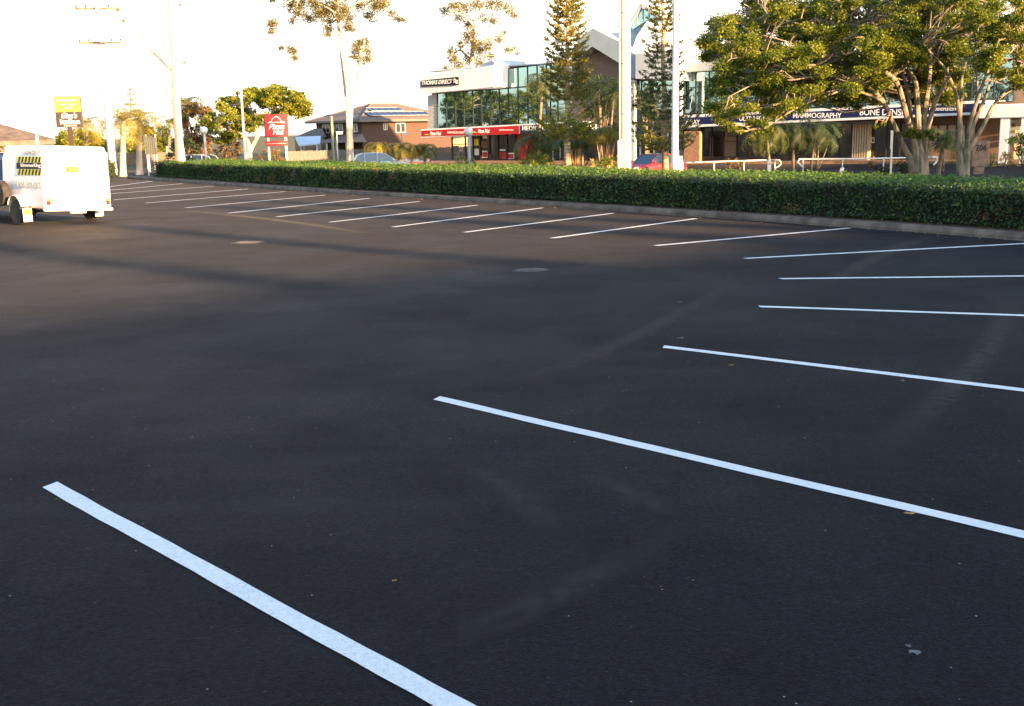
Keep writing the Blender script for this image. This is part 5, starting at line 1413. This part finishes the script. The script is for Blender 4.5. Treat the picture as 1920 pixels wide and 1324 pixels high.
# traffic signals
def signal(px, Y, ytop, label):
    t, b = pole_thing('traffic_signal', label, 'traffic light', px, Y, GZ, 'traffic signals at the crossing')
    h = at(px, ytop, Y).z - GZ
    mb = MB(); mb.tube([(0, 0, 0), (0, 0, h)], .07, 8); mb.build('post', MT['galv'], t)
    mb = MB(); mb.box(-.26, .26, -.22, -.19, h - 1.15, h + .05); mb.build('backboard', MT['black'], t)
    mb = MB(); mb.box(-.14, .14, -.19, .0, h - 1.05, h - .03); hd = mb.build('signal_head', MT['black'], t)
    for k, m_ in enumerate(('taillight', 'iron', 'iron')):
        mb = MB(); mb.lathe([(.10, -.245), (.10, -.225)], 12, (0, 0, h - .2 - k * .33), 'Y'); mb.build('lens', MT[m_], hd)
signal(281, 78, 236, 'traffic signal just left of the folded grey boards')
signal(291, 82, 238, 'traffic signal just right of the folded grey boards')
signal(316, 84, 250, 'traffic signal beside the bare gum trunk')
# grey ribbed board on two legs, seen from behind
t, b = pole_thing('notice_board', 'grey ribbed board on two legs standing in the hedge gap', 'sign', 288, 50, 0)
z0, z1 = at(288, 290, 50).z, at(288, 254, 50).z
mb = MB(); n = 6
for k in range(n):
    x = -.34 + .68 * k / n
    mb.box(x, x + .085, -.05, 0, z0, z1 - .02 * k)
mb.box(-.34, .34, .0, .02, z0 + .01, z1 - .14)
mb.build('ribbed_panel', mat('weathered_board', (.10, .11, .10), .7, var=.2), t)
for x in (-.26, .27):
    mb = MB(); mb.tube([(x, .04, 0), (x, .04, z1 + .05)], .035, 8); mb.build('leg', MT['galv'], t)
# signs
def box_obj(x0, x1, y0, y1, z0, z1, name, m, par, bevel=0):
    mb = MB(); mb.box(x0, x1, y0, y1, z0, z1); return mb.build(name, MT[m], par, bevel=bevel)
q0 = base(517, 72, GZ); yw = R(14); SFr = Fr(q0, yw)
ps = thing('pylon_sign', 'red illuminated pylon sign with a white hat logo and lettering', 'sign', q0, yw)
def sb(fr, x0, y0, x1, y1, off): a = fr.px(x0, y1, off); c = fr.px(x1, y0, off); return a[0], c[0], a[1], c[1]
x0, x1, z0, z1 = sb(SFr, 497, 213, 539, 258, 0)
cab = box_obj(x0, x1, 0, .45, z0, z1, 'cabinet', 'signbrown', ps, .02)
face = box_obj(x0 + .06, x1 - .06, -.012, -.001, z0 + .06, z1 - .06, 'face_panel', 'red', cab)
W_ = x1 - x0; Hh = z1 - z0
def sp(u, v): return (x0 + W_ * u, z0 + Hh * v)
hat = [(.16, .62), (.22, .655), (.31, .67), (.34, .78), (.385, .815), (.43, .83), (.47, .875), (.56, .875), (.60, .83), (.64, .81), (.68, .77), (.71, .67), (.80, .655), (.87, .62), (.80, .635), (.68, .645), (.50, .65), (.34, .64), (.23, .635)]
mb = MB()
for i in range(len(hat) - 6):
    a, c = sp(*hat[i]), sp(*hat[i + 1]); mb.bar((a[0], -.02, a[1]), (c[0], -.02, c[1]), .05)
a, c = sp(.16, .61), sp(.87, .61)
mb.tube([(a[0], -.02, a[1]), ((a[0] + c[0]) / 2, -.02, a[1] + .06), (c[0], -.02, c[1])], .03, 5)
mb.build('hat_mark', MT['white'], face)
a, c = sp(.17, .34), sp(.83, .57); text('Pizza', (a[0], c[0], a[1], c[1]), MT['white'], face, off=-.014, shear=.35, bold=.03)
a, c = sp(.33, .11), sp(.80, .34); text('Hut', (a[0], c[0], a[1], c[1]), MT['white'], face, off=-.014, shear=.35, bold=.03)
x0b, x1b, z0b, z1b = sb(SFr, 498, 264, 539, 274, 0)
lo = box_obj(x0b, x1b, 0, .35, z0b, z1b, 'lower_panel', 'red', ps, .02)
text('pizzahut.com.au', (x0b + .12, x1b - .12, z0b + .12, z1b - .14), MT['white'], lo, off=-.003)
for x in (x0 + .25, x1 - .25): box_obj(x - .09, x + .09, .1, .28, 0, z0 - .01, 'post', 'cream', ps)
q0 = base(134, 58, 0); yw = R(12); SFr = Fr(q0, yw)
gs = thing('restaurant_sign', 'yellow and dark brown pole sign with white Italian lettering, rising behind the trailer', 'sign', q0, yw)
x0, x1, z0, z1 = sb(SFr, 106, 180, 150, 239, 0)
cab = box_obj(x0, x1, 0, .3, z0, z1, 'cabinet', 'signbrown', gs, .02)
zm = z0 + (z1 - z0) * .50
top_ = box_obj(x0 + .05, x1 - .05, -.012, -.001, zm, z1 - .05, 'yellow_panel', 'yellow', cab)
W_ = x1 - x0; Hh = z1 - z0
def tx(s, u0, v0, u1, v1, m, par, **k): return text(s, (x0 + W_ * u0, x0 + W_ * u1, z0 + Hh * v0, z0 + Hh * v1), MT[m], par, off=-.014 if par is top_ else -.003, **k)
tx('RESTAURANT', .12, .83, .88, .90, 'white', top_); tx('Pizza   Pasta', .24, .70, .76, .76, 'white', top_); tx('Grill', .38, .60, .64, .66, 'white', top_)
tx("Gina's", .22, .29, .82, .47, 'white', cab, shear=.3, bold=.015); tx('Italian', .16, .10, .90, .26, 'white', cab, bold=.03); tx('Restaurant', .30, .03, .78, .075, 'white', cab)
xm = SFr.px(131, 250, 0)[0]
box_obj(xm - .13, xm + .13, .05, .25, 0, z0 - .005, 'post', 'signbrown', gs)
# brown shade-roofed restaurant at far left
q0 = base(-30, 47, 0); yw = R(30); RF = Fr(q0, yw)
rs_ = thing('restaurant_pavilion', 'open sided pavilion with a sagging brown roof and posts behind the trailer', 'pavilion', q0, yw)
a = RF.px(-60, 265, 0); c = RF.px(104, 263, 0); rt = RF.px(-10, 232, 3)[1]
mb = MB()
x0, x1, ze_ = a[0], c[0], c[1]
rid0, rid1 = x0 + 2, x0 + (x1 - x0) * .45
vs = [(x0, 0, ze_), (x1, 0, ze_ + .05), (x1, 7, ze_ + .05), (x0, 7, ze_), (rid0, 3.5, rt), (rid1, 3.5, rt - .1), (x0, 0, ze_ - .25), (x1, 0, ze_ - .2), (x1, 7, ze_ - .2), (x0, 7, ze_ - .25)]
mb.add(vs, [(0, 1, 5, 4), (1, 2, 5), (2, 3, 4, 5), (3, 0, 4), (6, 9, 8, 7), (0, 6, 7, 1), (1, 7, 8, 2), (2, 8, 9, 3), (3, 9, 6, 0)])
mb.build('roof', MT['canvas'], rs_)
n = 5
for k in range(n + 1):
    x = x0 + .2 + (x1 - x0 - .4) * k / n
    box_obj(x - .08, x + .08, .1, .26, 0, ze_ - .2, 'post', 'signbrown', rs_)
    if k < n:
        x2 = x0 + .2 + (x1 - x0 - .4) * (k + 1) / n; pts = []
        for j in range(9):
            u = j / 8; pts.append((x + (x2 - x) * u, .18, ze_ - .75 + .42 * math.sin(math.pi * u) ** .6))
        mb = MB()
        for p_, q_ in zip(pts, pts[1:]): mb.bar(p_, q_, .10, .12)
        mb.build('arch', MT['signbrown'], rs_)
box_obj(x0, x1, 5.5, 5.7, 0, 1.1, 'low_wall', 'brown2', rs_)

# ------------------------------------------------------------------ trailer
C0 = gp(83, 395.6, .40); TY = R(48)               # rear left corner; heading = rotate +y by TY
hd_ = Vector((-math.sin(TY), math.cos(TY), 0)); rt_ = Vector((math.cos(TY), math.sin(TY), 0))
org = C0 + rt_ * .925; org.z = 0
tr = thing('box_trailer', 'white enclosed box trailer with black and yellow striped signs, towed at left', 'trailer', org, TY)
Wd, Ln, zb_, zt_ = .925, 2.40, .40, 2.02
body = None
mb = MB()
# rear leans forward a little at the top; front slopes
prof = [(0, zb_), (.03, 1.2), (.10, zt_ - .12), (.18, zt_), (Ln - .25, zt_), (Ln, zt_ - .35), (Ln, zb_)]
vs = []; n = len(prof)
for s_ in (-1, 1):
    for y, z in prof:
        k = 1 - .05 * max(0, (z - 1.2)) / .9
        vs.append((s_ * Wd * k, y, z))
fs = [tuple(range(n)), tuple(range(2 * n - 1, n - 1, -1))] + [(i, i + n, (i + 1) % n + n, (i + 1) % n) for i in range(n)]
mb.add(vs, fs)
body = mb.build('body', MT['carwhite'], tr, bevel=.05)
body.rotation_euler = (0, R(3.0), 0)
SFr = None
def side_text(s, y0, y1, z0, z1, m, bold=.01, par=None):
    o = text(s, (0, 1, 0, 1), MT[m], par or body, off=0, bold=bold)
    me = o.data; n = len(me.vertices); co = np.empty(n * 3, np.float32); me.vertices.foreach_get('co', co); co = co.reshape(-1, 3)
    Y_ = y0 + (y1 - y0) * co[:, 0]; Z_ = z0 + (z1 - z0) * co[:, 2]
    X_ = -Wd - .012 + co[:, 1] * .5 + .0 * Y_ + np.maximum(0, Z_ - 1.2) * .05 * .9
    me.vertices.foreach_set('co', np.stack([X_, Y_, Z_], 1).reshape(-1).astype(np.float32)); me.update()
    return o
# left side logo: black lozenge with yellow/black stripes above and below (front of the trailer is at +y)
def strip(y0, y1, z0, z1, m, th=.004, name='stripe_band', slant=0):
    mb = MB(); xo = -Wd - th
    k = lambda z: max(0, z - 1.2) * .05
    mb.add([(xo + k(z0), y0, z0), (xo + k(z0), y1, z0), (xo + k(z1), y1 + slant, z1), (xo + k(z1), y0 + slant, z1),
            (xo + k(z0) + .01, y0, z0), (xo + k(z0) + .01, y1, z0), (xo + k(z1) + .01, y1 + slant, z1), (xo + k(z1) + .01, y0 + slant, z1)],
           [(0, 1, 2, 3), (7, 6, 5, 4), (0, 4, 5, 1), (1, 5, 6, 2), (2, 6, 7, 3), (3, 7, 4, 0)])
    return mb
logo = strip(.10, 1.50, 1.41, 1.57, '', .004).build('logo_band', MT['black'], body)
ys = strip(.10, 1.47, 1.575, 1.73, '', .004).build('yellow_band', MT['yellow'], body)
yl = strip(.10, 1.43, 1.25, 1.405, '', .004).build('yellow_band', MT['yellow'], body)
mbu = MB(); mbl = MB()
for k in range(7):
    y = .17 + k * .19
    q = strip(y, y + .09, 1.577, 1.728, '', .008, slant=-.07); mbu.add(q.v, q.f)
    q = strip(y, y + .09, 1.252, 1.403, '', .008, slant=-.07); mbl.add(q.v, q.f)
mbu.build('hazard_stripes', MT['black'], ys); mbl.build('hazard_stripes', MT['black'], yl)
side_text('Linemarking', 1.22, .12, 1.435, 1.555, 'white', par=logo, bold=.01)
side_text('ANGLE', 1.0, .14, 1.78, 1.88, 'grey', bold=.01)
side_text('1300 309 257', 1.45, .12, .92, 1.07, 'grey', bold=0)
# rear door details
def rb(x0, x1, z0, z1, m, name, th=.015, d=.0): 
    mb = MB(); zm_ = (z0 + z1) / 2
    off = .03 * (zm_ - .4) / .8 if zm_ < 1.2 else .03 + .07 * (zm_ - 1.2) / .84
    mb.box(x0, x1, off - th, off + .02, z0, z1); return mb.build(name, MT[m], body)
lg = rb(-.30, .06, 1.34, 1.49, 'yellow', 'rear_logo', .008)
mb = MB()
for k in range(4):
    for z in (1.355, 1.46): mb.box(-.18 + k * .065, -.145 + k * .065, .03, .0385, z, z + .018)
mb.box(-.29, -.235, .03, .0388, 1.395, 1.435); mb.prism_y([(-.24, 1.375), (-.24, 1.455), (-.2, 1.415)], .029, .0386)
mb.build('arrow_mark', MT['black'], lg)
rb(-.88, -.86, .42, 1.86, 'palegrey', 'door_edge', .006); rb(.86, .88, .42, 1.86, 'palegrey', 'door_edge', .006)
rb(-.88, .88, 1.86, 1.88, 'palegrey', 'door_edge', .007)
for s_ in (-1, 1):
    l_ = rb(s_ * .82 - .05, s_ * .82 + .05, .50, .66, 'taillight', 'tail_light', .035)
    mb = MB(); mb.box(s_ * .82 - .045, s_ * .82 + .045, -.036, -.0305, .60, .655); mb.build('indicator', MT['amber'], l_)
rb(-.25, .18, .28, .42, 'white', 'number_plate_holder', .03)
rb(-.04, .04, .66, .70, 'grey', 'door_handle', .035)
mb = MB(); mb.box(-.95, .95, -.03, .07, .34, .41); mb.build('rear_bumper', MT['white'], body, bevel=.015)
def wheel(par, x, y, r, wd, axis='X', z=None, name='wheel', rim='galv'):
    z = r if z is None else z
    mb = MB(); o = (x, y, z)
    mb.lathe([(r * .62, -wd / 2), (r * .93, -wd / 2), (r, -wd * .36), (r, wd * .36), (r * .93, wd / 2), (r * .62, wd / 2)], 28, o, axis)
    w_ = mb.build(name, MT['rubber'], par, smooth=True)
    for s_ in (-1, 1):
        mb = MB(); mb.lathe([(r * .60, s_ * wd * .38), (r * .56, s_ * wd * .30), (r * .28, s_ * wd * .34), (r * .2, s_ * wd * .46)], 20, o, axis); mb.build('rim', MT[rim], w_, smooth=True)
    return w_
for s_ in (-1, 1):
    wheel(tr, s_ * 1.0, 1.27, .33, .20, rim='cream')
    mb = MB(); pts = [(s_ * 1.0, 1.27 + .42 * math.cos(a), .36 + .42 * math.sin(a)) for a in [R(-5 + 15 * k) for k in range(13)]]
    for p_, q_ in zip(pts, pts[1:]): mb.bar(p_, q_, .26 if False else .24, .02)
    mb.build('mudguard', MT['cream'], tr)
    mf = box_obj(s_ * 1.0 - .12, s_ * 1.0 + .12, .79, .805, .10, .45, 'mud_flap', 'cream', tr)
    mb = MB(); mb.box(s_ * 1.0 - .10, s_ * 1.0 + .10, .784, .789, .28, .43); mb.build('sunlit_patch', MT['orange'], mf)  # low sun on the flap, painted as an orange patch
wheel(tr, -1.05, 2.06, .33, .2, z=.82, name='spare_wheel', rim='cream')
mb = MB(); mb.box(-1.0, 1.0, 1.23, 1.31, .30, .36); mb.build('axle', MT['dark'], tr)
mb = MB(); mb.bar((-.5, Ln, .42), (0, Ln + 1.2, .42), .07); mb.bar((.5, Ln, .42), (0, Ln + 1.2, .42), .07); mb.build('drawbar', MT['cream'], tr)

# ------------------------------------------------------------------ cars
def car(name, label, cat, loc, rz, L, Wc, Hc, paint, style='hatch', group=None, clear=.17):
    """+y is forward"""
    t = thing(name, label, cat, loc, rz, group)
    hw_ = Wc / 2; zbelt = Hc * .60
    # stations: (y, half width, z top of lower body, z bottom)
    if style == 'hatch': st = [(-.5, .80, .52, .32), (-.485, .92, .57, .24), (-.42, .97, .62, .20), (-.2, 1.0, .61, .18), (.1, 1.0, .60, .18), (.22, .99, .585, .19), (.36, .96, .53, .2), (.46, .88, .46, .24), (.5, .70, .38, .30)]
    elif style == 'sedan': st = [(-.5, .80, .50, .32), (-.485, .93, .60, .24), (-.36, .97, .62, .20), (-.2, 1.0, .605, .18), (.1, 1.0, .60, .18), (.2, .99, .585, .19), (.36, .96, .545, .2), (.475, .90, .49, .24), (.5, .78, .42, .30)]
    else: st = [(-.5, .95, .58, .30), (-.49, .98, .60, .28), (-.2, 1.0, .60, .24), (.1, 1.0, .60, .24), (.24, 1.0, .60, .24), (.4, .97, .58, .25), (.48, .92, .54, .28), (.5, .82, .48, .34)]
    ring = lambda w_, zt, zb: [(-w_ * .90, zb), (-w_ * .985, zb + .06), (-w_, (zt + zb) * .52), (-w_ * .975, zt - .06), (-w_ * .90, zt), (0, zt + .035), (w_ * .90, zt), (w_ * .975, zt - .06), (w_, (zt + zb) * .52), (w_ * .985, zb + .06), (w_ * .90, zb)]
    mb = MB(); vs = []; m_ = 11
    for (y, wf, ztf, zbf) in st:
        for (x, z) in ring(hw_ * wf, ztf * Hc, zbf * Hc): vs.append((x, y * L, z))
    fs = []
    for i in range(len(st) - 1):
        for k in range(m_): fs.append((i * m_ + k, i * m_ + (k + 1) % m_, (i + 1) * m_ + (k + 1) % m_, (i + 1) * m_ + k))
    fs += [tuple(range(m_)), tuple(range(len(st) * m_ - 1, (len(st) - 1) * m_ - 1, -1))]
    mb.add(vs, fs)
    bd = mb.build('body', paint, t, smooth=True)
    if style == 'hatch': gh = [(-.47, .60), (-.40, .90), (-.30, .985), (-.08, 1.0), (.06, .965), (.30, .575)]
    elif style == 'sedan': gh = [(-.40, .61), (-.24, .95), (-.15, .99), (.0, 1.0), (.08, .96), (.24, .58)]
    else: gh = [(-.10, .60), (-.09, .96), (-.06, .99), (.10, 1.0), (.15, .96), (.26, .60)]
    zr0 = zbelt - .03
    def hwid(z): f = (z - zbelt) / (Hc - zbelt); return hw_ * (.90 - .17 * max(0, f))
    mb = MB(); vs = []
    for s_ in (-1, 1):
        for y, z in gh: vs.append((s_ * hwid(z * Hc), y * L, z * Hc))
    n = len(gh)
    fs = [tuple(range(n)), tuple(range(2 * n - 1, n - 1, -1))] + [(i, i + n, (i + 1) % n + n, (i + 1) % n) for i in range(n)]
    mb.add(vs, fs); gl = mb.build('windows', MT['cglass'], t)
    # roof skin and pillars
    mb = MB(); r0, r1 = (2, 4)
    pts = [g for g in gh if g[1] > .94]
    vs = []
    for y, z in pts:
        w_ = hwid(z * Hc) + .012; vs += [(-w_, y * L, z * Hc - .03), (-w_ * .94, y * L, z * Hc + .018), (0, y * L, z * Hc + .03), (w_ * .94, y * L, z * Hc + .018), (w_, y * L, z * Hc - .03)]
    fs = [(i * 5 + k, i * 5 + k + 1, (i + 1) * 5 + k + 1, (i + 1) * 5 + k) for i in range(len(pts) - 1) for k in range(4)]
    mb.add(vs, fs); mb.build('roof', paint, t, smooth=True)
    for s_ in (-1, 1):
        mb = MB()
        segs = [(gh[0], gh[1]), (gh[1], gh[2]), (gh[-2], gh[-1])]
        for a, b in segs:
            mb.bar((s_ * (hwid(a[1] * Hc) + .005), a[0] * L, a[1] * Hc), (s_ * (hwid(b[1] * Hc) + .005), b[0] * L, b[1] * Hc), .055, .05)
        yb_ = -.06 * L
        mb.bar((s_ * (hwid(zbelt) + .004), yb_, zbelt - .02), (s_ * (hwid(Hc * .99) + .004), yb_ - .02, Hc * .985), .03, .09)
        if style == 'hatch': mb.bar((s_ * (hwid(zbelt) + .004), -.28 * L, zbelt - .02), (s_ * (hwid(Hc * .98) + .004), -.27 * L, Hc * .975), .03, .08)
        mb.bar((s_ * (hwid(zbelt) + .004), gh[0][0] * L, zbelt), (s_ * (hwid(zbelt) + .004), gh[-1][0] * L, zbelt - .01), .03, .04)
        mb.build('pillars', paint, t)
        mb = MB(); x = s_ * (hw_ + .05); mb.tube([(x - s_ * .08, .20 * L, zbelt + .04), (x + s_ * .05, .20 * L, zbelt + .10), (x + s_ * .12, .195 * L, zbelt + .09)], [.03, .085, .05], 8); mb.build('mirror', paint, t, smooth=True)
        mb = MB(); mb.tube([(s_ * hw_ * .60, .494 * L, Hc * (.42 if style != 'ute' else .46)), (s_ * hw_ * .78, .478 * L, Hc * .44), (s_ * hw_ * .90, .452 * L, Hc * .455)], [.05, .075, .05], 8); mb.build('headlight', MT['headlight'], t, smooth=True)
        mb = MB(); mb.tube([(s_ * hw_ * .74, -.498 * L, Hc * .48), (s_ * hw_ * .86, -.488 * L, Hc * .5), (s_ * hw_ * .93, -.468 * L, Hc * .51)], [.05, .07, .05], 8); mb.build('tail_light', MT['taillight'], t, smooth=True)
        for yy in (-.31, .31):
            mb = MB(); pts = [(s_ * (hw_ + .002), yy * L + .36 * math.cos(a), .31 + .36 * math.sin(a)) for a in [R(180 * k / 10) for k in range(11)]]
            mb.add([(p[0], p[1], p[2]) for p in pts] + [(s_ * (hw_ + .002), yy * L, .31)] , [(i, i + 1, 11) for i in range(10)])
            mb.build('wheel_arch', MT['black'], t)
            wheel(t, s_ * (hw_ - .085), yy * L, .315, .20, rim='steel')
    mb = MB(); mb.box(-hw_ * .5, hw_ * .5, .492 * L, .503 * L, Hc * .27, Hc * .40); mb.build('grille', MT['black'], t)
    for yy, nm in ((.504, 'front'), (-.503, 'rear')):
        mb = MB(); mb.box(-.19, .19, yy * L - .01, yy * L + .012, Hc * .27, Hc * .27 + .11); mb.build('number_plate', MT['cream'], t)
    return t
def put(px, Y, ztop, Hc):  # ground point so that the roof shows at the traced row
    return base(px, Y, ztop - Hc)
p = base(714, 64, at(714, 286, 64).z - 1.52)
car('parked_hatchback', 'silver hatchback side-on behind the hedge, left of the golden dwarf palms', 'car', p, R(-78), 4.15, 1.74, 1.52, MT['carsilver'], 'hatch')
p = base(790, 84, at(790, 292, 84).z - 1.40)
car('parked_car', 'maroon car mostly hidden behind the golden dwarf palms', 'car', p, R(-75), 3.9, 1.68, 1.40, MT['carmaroon'], 'hatch')
p = base(1224, 54, at(1222, 288.5, 54).z - 1.38)
car('parked_sedan', 'red sedan with bright headlights parked between the concrete pole and light pole', 'car', p, R(128), 4.3, 1.70, 1.38, MT['carred'], 'sedan')
p = base(362, 70, at(362, 290, 70).z - 1.45)
car('passing_car', 'car with pale blue-white roof just showing over the hedge right of the bare gum', 'car', p, R(80), 4.2, 1.7, 1.45, MT['carsilver'], 'hatch')
# tow vehicle at the left edge, canopy and window showing
tv = org + hd_ * (Ln + 1.2 + 2.35)
car('tow_van', 'white utility vehicle at the left picture edge pulling the box trailer', 'van', (tv.x, tv.y, 0), TY, 4.7, 1.8, 1.85, MT['carwhite'], 'hatch')

# ------------------------------------------------------------------ handrails, bollards, posts, monument
def rail(label, pts, Y, posts, curl):
    P = [at(x, y, Y + d) for x, y, d in pts]
    b = P[0].copy(); b.z = GZ
    t = thing('handrail', label, 'railing', b, 0, 'white handrails before the shops')
    mb = MB(); q = smooth_pts([(v - b, .045) for v in P], 4); mb.tube([a for a, _ in q], .045, 8); mb.build('top_rail', MT['white'], t, smooth=True)
    for x, y, d in posts:
        c = at(x, y, Y + d) - b
        mb = MB(); mb.tube([(c.x, c.y, 0), (c.x, c.y, c.z)], .038, 8); mb.build('post', MT['white'], t, smooth=True)
rail('left white handrail ending in a loop near the feathery palm', [(1276, 305.5, 0), (1340, 303.5, 0), (1400, 301.5, 0), (1455, 300, 0), (1463, 303, 0), (1464, 308, 0), (1458, 313, 0), (1453, 315, 0)], 56, [(1286, 305, 0), (1339, 303.5, 0), (1395, 301.6, 0), (1453, 300.2, 0)], 0)
rail('right white handrail starting in a loop and ending behind the fig trunk', [(1506, 315, 0), (1500, 309, 0), (1496, 304, 0), (1499, 299.5, 0), (1508, 298.6, 0), (1600, 298, 0), (1700, 296, 0), (1752, 294.5, 0), (1757, 298, 0), (1755, 305, 0), (1750, 309, 0)], 52, [(1506, 299, 0), (1580, 298.2, 0), (1657, 297, 0), (1736, 295, 0)], 0)
def guide(label, px, Y, y0, y1, w_, tilt):
    a = at(px, y1, Y); b = Vector((a.x, a.y, a.z))
    b.z = -.2; t = thing('guide_post', label, 'post', b, 0, 'white guide posts'); h = at(px, y0, Y).z - b.z
    mb = MB(); o2 = tilt * h
    mb.prism_y([(-w_ / 2, 0), (w_ / 2, 0), (w_ / 2 + o2, h - .04), (w_ / 2 + o2 - .03, h), (-w_ / 2 + o2 + .03, h), (-w_ / 2 + o2, h - .04)], -.02, .03); mb.build('post', MT['white'], t)
    mb = MB(); mb.box(o2 * .85 - .03, o2 * .85 + .03, -.026, -.0205, h - .2, h - .14); mb.build('reflector', MT['taillight'], t)
guide('upright white guide post under the small feathery palm', 1442, 38, 300, 328, .15, .0)
guide('leaning white guide post below the right handrail', 1572, 37, 314, 332, .15, .28)
t, b = pole_thing('sign_post', 'thin cream flat post standing before the left fig trunk', 'post', 1669.5, 38, -.2)
h = at(1669, 245, 38).z + .2
mb = MB(); mb.box(-.035, .035, -.02, .02, 0, h); mb.build('post', MT['cream'], t)
mb = MB(); mb.box(-.075, .0, -.03, -.021, h - .75, h); mb.build('sign_blade', MT['cream'], t)
t, b = pole_thing('timber_stake', 'dark stake with a pale top between the two fig trunks', 'post', 1768, 44, -.3)
h = at(1768, 297, 44).z + .3
mb = MB(); mb.tube([(0, 0, 0), (0, 0, h - .15)], .06, 8); mb.build('stake', MT['brownbark'], t)
mb = MB(); mb.tube([(0, 0, h - .15), (0, 0, h)], .062, 8); mb.build('pale_cap', MT['wood'], t)
q0 = base(1838, 41, -.3); MF = Fr(q0, R(-10))
ms = thing('monument_sign', 'low brown stone block sign beside the right fig trunk', 'sign', q0, R(-10))
x0, x1, z0, z1 = sb(MF, 1822, 264, 1856, 313, 0)
box_obj(x0, x1, 0, .35, z0, z1, 'upper_block', 'stone', ms, .015)
x2, x3, z2, z3 = sb(MF, 1826, 314, 1846, 345, 0)
box_obj(x2, x3, .04, .31, 0, z0 - .003, 'pedestal', 'stone', ms, .01)
text('206', (x0 + .12, x1 - .12, z0 + (z1 - z0) * .62, z0 + (z1 - z0) * .86), MT['signbrown'], ms, off=-.002, bold=.02)
# low brick wall left behind the royal palms
q0 = base(232, 100, GZ); 
bw = thing('brick_wall', 'low brown block wall behind the royal palm trunks', 'wall', q0, R(3))
box_obj(0, 6.2, 0, .25, 0, 1.2, 'wall', 'brown2', bw); box_obj(-.05, 6.25, -.04, .29, 1.205, 1.28, 'coping', 'concrete', bw)

# ------------------------------------------------------------------ unseen, out of frame: casters added for the long shadow, trees for the reflections
us = Vector((math.cos(SUN_AZ), math.sin(SUN_AZ), 0)); vs_ = Vector((-us.y, us.x, 0))
def ST(s_, t_): return us * s_ + vs_ * t_
cy_ = math.atan2(vs_.y, vs_.x)
def shops(name, label, s0, t0, L, D, h, win):  # unseen blocks with plain fronts, added and sized to cast shade
    o_ = ST(s0, t0); cb = thing(name, label, 'building', o_, cy_)
    box_obj(0, L, -D, 0, 0, h - .35, 'wall', 'cream', cb); box_obj(-.05, L + .05, -D - .4, .4, h - .347, h, 'roof', 'roofg', cb)
    k = 1.5
    while k + 3 < L: box_obj(k, k + 3, -.05, .06, .9 if win else 0, 2.7, 'window' if win else 'roller_door', 'dglass' if win else 'grey', cb); k += 4.6
shops('long_shade_block', 'unseen long building behind the camera, added to shade the car park', 26, -25, 38.9, 9, 6.25, True)
shops('mid_shade_block', 'unseen lower flat roofed building behind the camera, added to shape the shade edge', 26.5, 14, 8.3, 8, 6.0, True)
shops('tall_shade_block', 'unseen taller block behind the camera to the right, added to shade the hedge', 27, 22.5, 18, 14, 7.2, False)
shops('tallest_shade_block', 'unseen tallest block far behind the camera to the right, added to shade the fig trunks', 27, 41, 34, 14, 9.8, False)
wh = thing('rear_shade_block', 'unseen plain block added behind the office block to shade the brown house', 'building', (-3, 126, GZ), R(-37))
box_obj(0, 36, 0, 8, 0, 9.0, 'wall', 'palegrey', wh); box_obj(-.3, 36.3, -.3, 8.3, 9.003, 9.3, 'roof', 'roofg', wh)  # unseen, added to keep the sun off the brown house
def shade_tree(seed=1):
    rr = random.Random(seed)
    t = thing('shade_tree', 'leafy tree behind the camera outside the picture, added to cast streaks of shade', 'tree', (0, 0, 0), 0, 'trees behind and beside the car park')
    mb = MB(); mb.tube([(0, 0, 0), (.1, 0, 2), (0, .1, 4), (.1, 0, 6)], [.28, .22, .16, .06], 8)
    cs = []; rs = []
    for _ in range(46):
        a = rr.uniform(0, 6.28); r = rr.uniform(0, 2.6); z = rr.uniform(2.4, 8.2)
        r *= max(.25, 1 - abs(z - 4.6) / 4.6)
        cs.append((r * math.cos(a), r * math.sin(a), z)); rs.append(rr.uniform(.5, .95))
        twig(mb, (0, 0, min(5.5, z * .6)), cs[-1], .06, .02)
    mb.build('trunk', MT['brownbark'], t)
    P = clumps(cs, rs, 55, .8)
    quads_mesh('crown', leaves_at(P, .24, .6), MT['darkleaf'], t)
    return t
proto = shade_tree()
spots = [ST(38, 1.0), ST(40, 9.2), ST(39, 18.6), ST(36, 13.2), ST(41, 21), ST(38, 29), ST(40, 38), ST(37, 47), ST(39, 60)]
narrow = {0: .6, 1: .4, 2: .5, 3: .28, 4: .35}  # crowns squeezed so the gaps between them leave bands of shade
refl = [(-66, 60), (-74, 52), (-80, 62), (-70, 42), (-76, 34), (-68, 26), (-72, 16), (-66, 8), (-70, -2), (-62, -10), (-86, 48), (-60, -22), (-50, -28), (-42, -36), (-78, 24)]
for i, q in enumerate([(v.x, v.y) for v in spots] + refl):
    o = proto if i == 0 else copy_tree(proto)
    sc_ = rnd.uniform(.85, 1.1) if i < len(spots) else rnd.uniform(1.0, 1.35)
    o.location = (q[0], q[1] * (1 if i < len(spots) else 1.26), 0 if i < len(spots) else -.4); o.rotation_euler.z = rnd.uniform(0, 6.28); o.scale = (sc_ * narrow.get(i, 1), sc_ * narrow.get(i, 1), sc_ * (1.35 if i < len(spots) else 1.1))
    if i >= len(spots): o['label'] = 'leafy tree far left outside the picture, mirrored in the office glass'
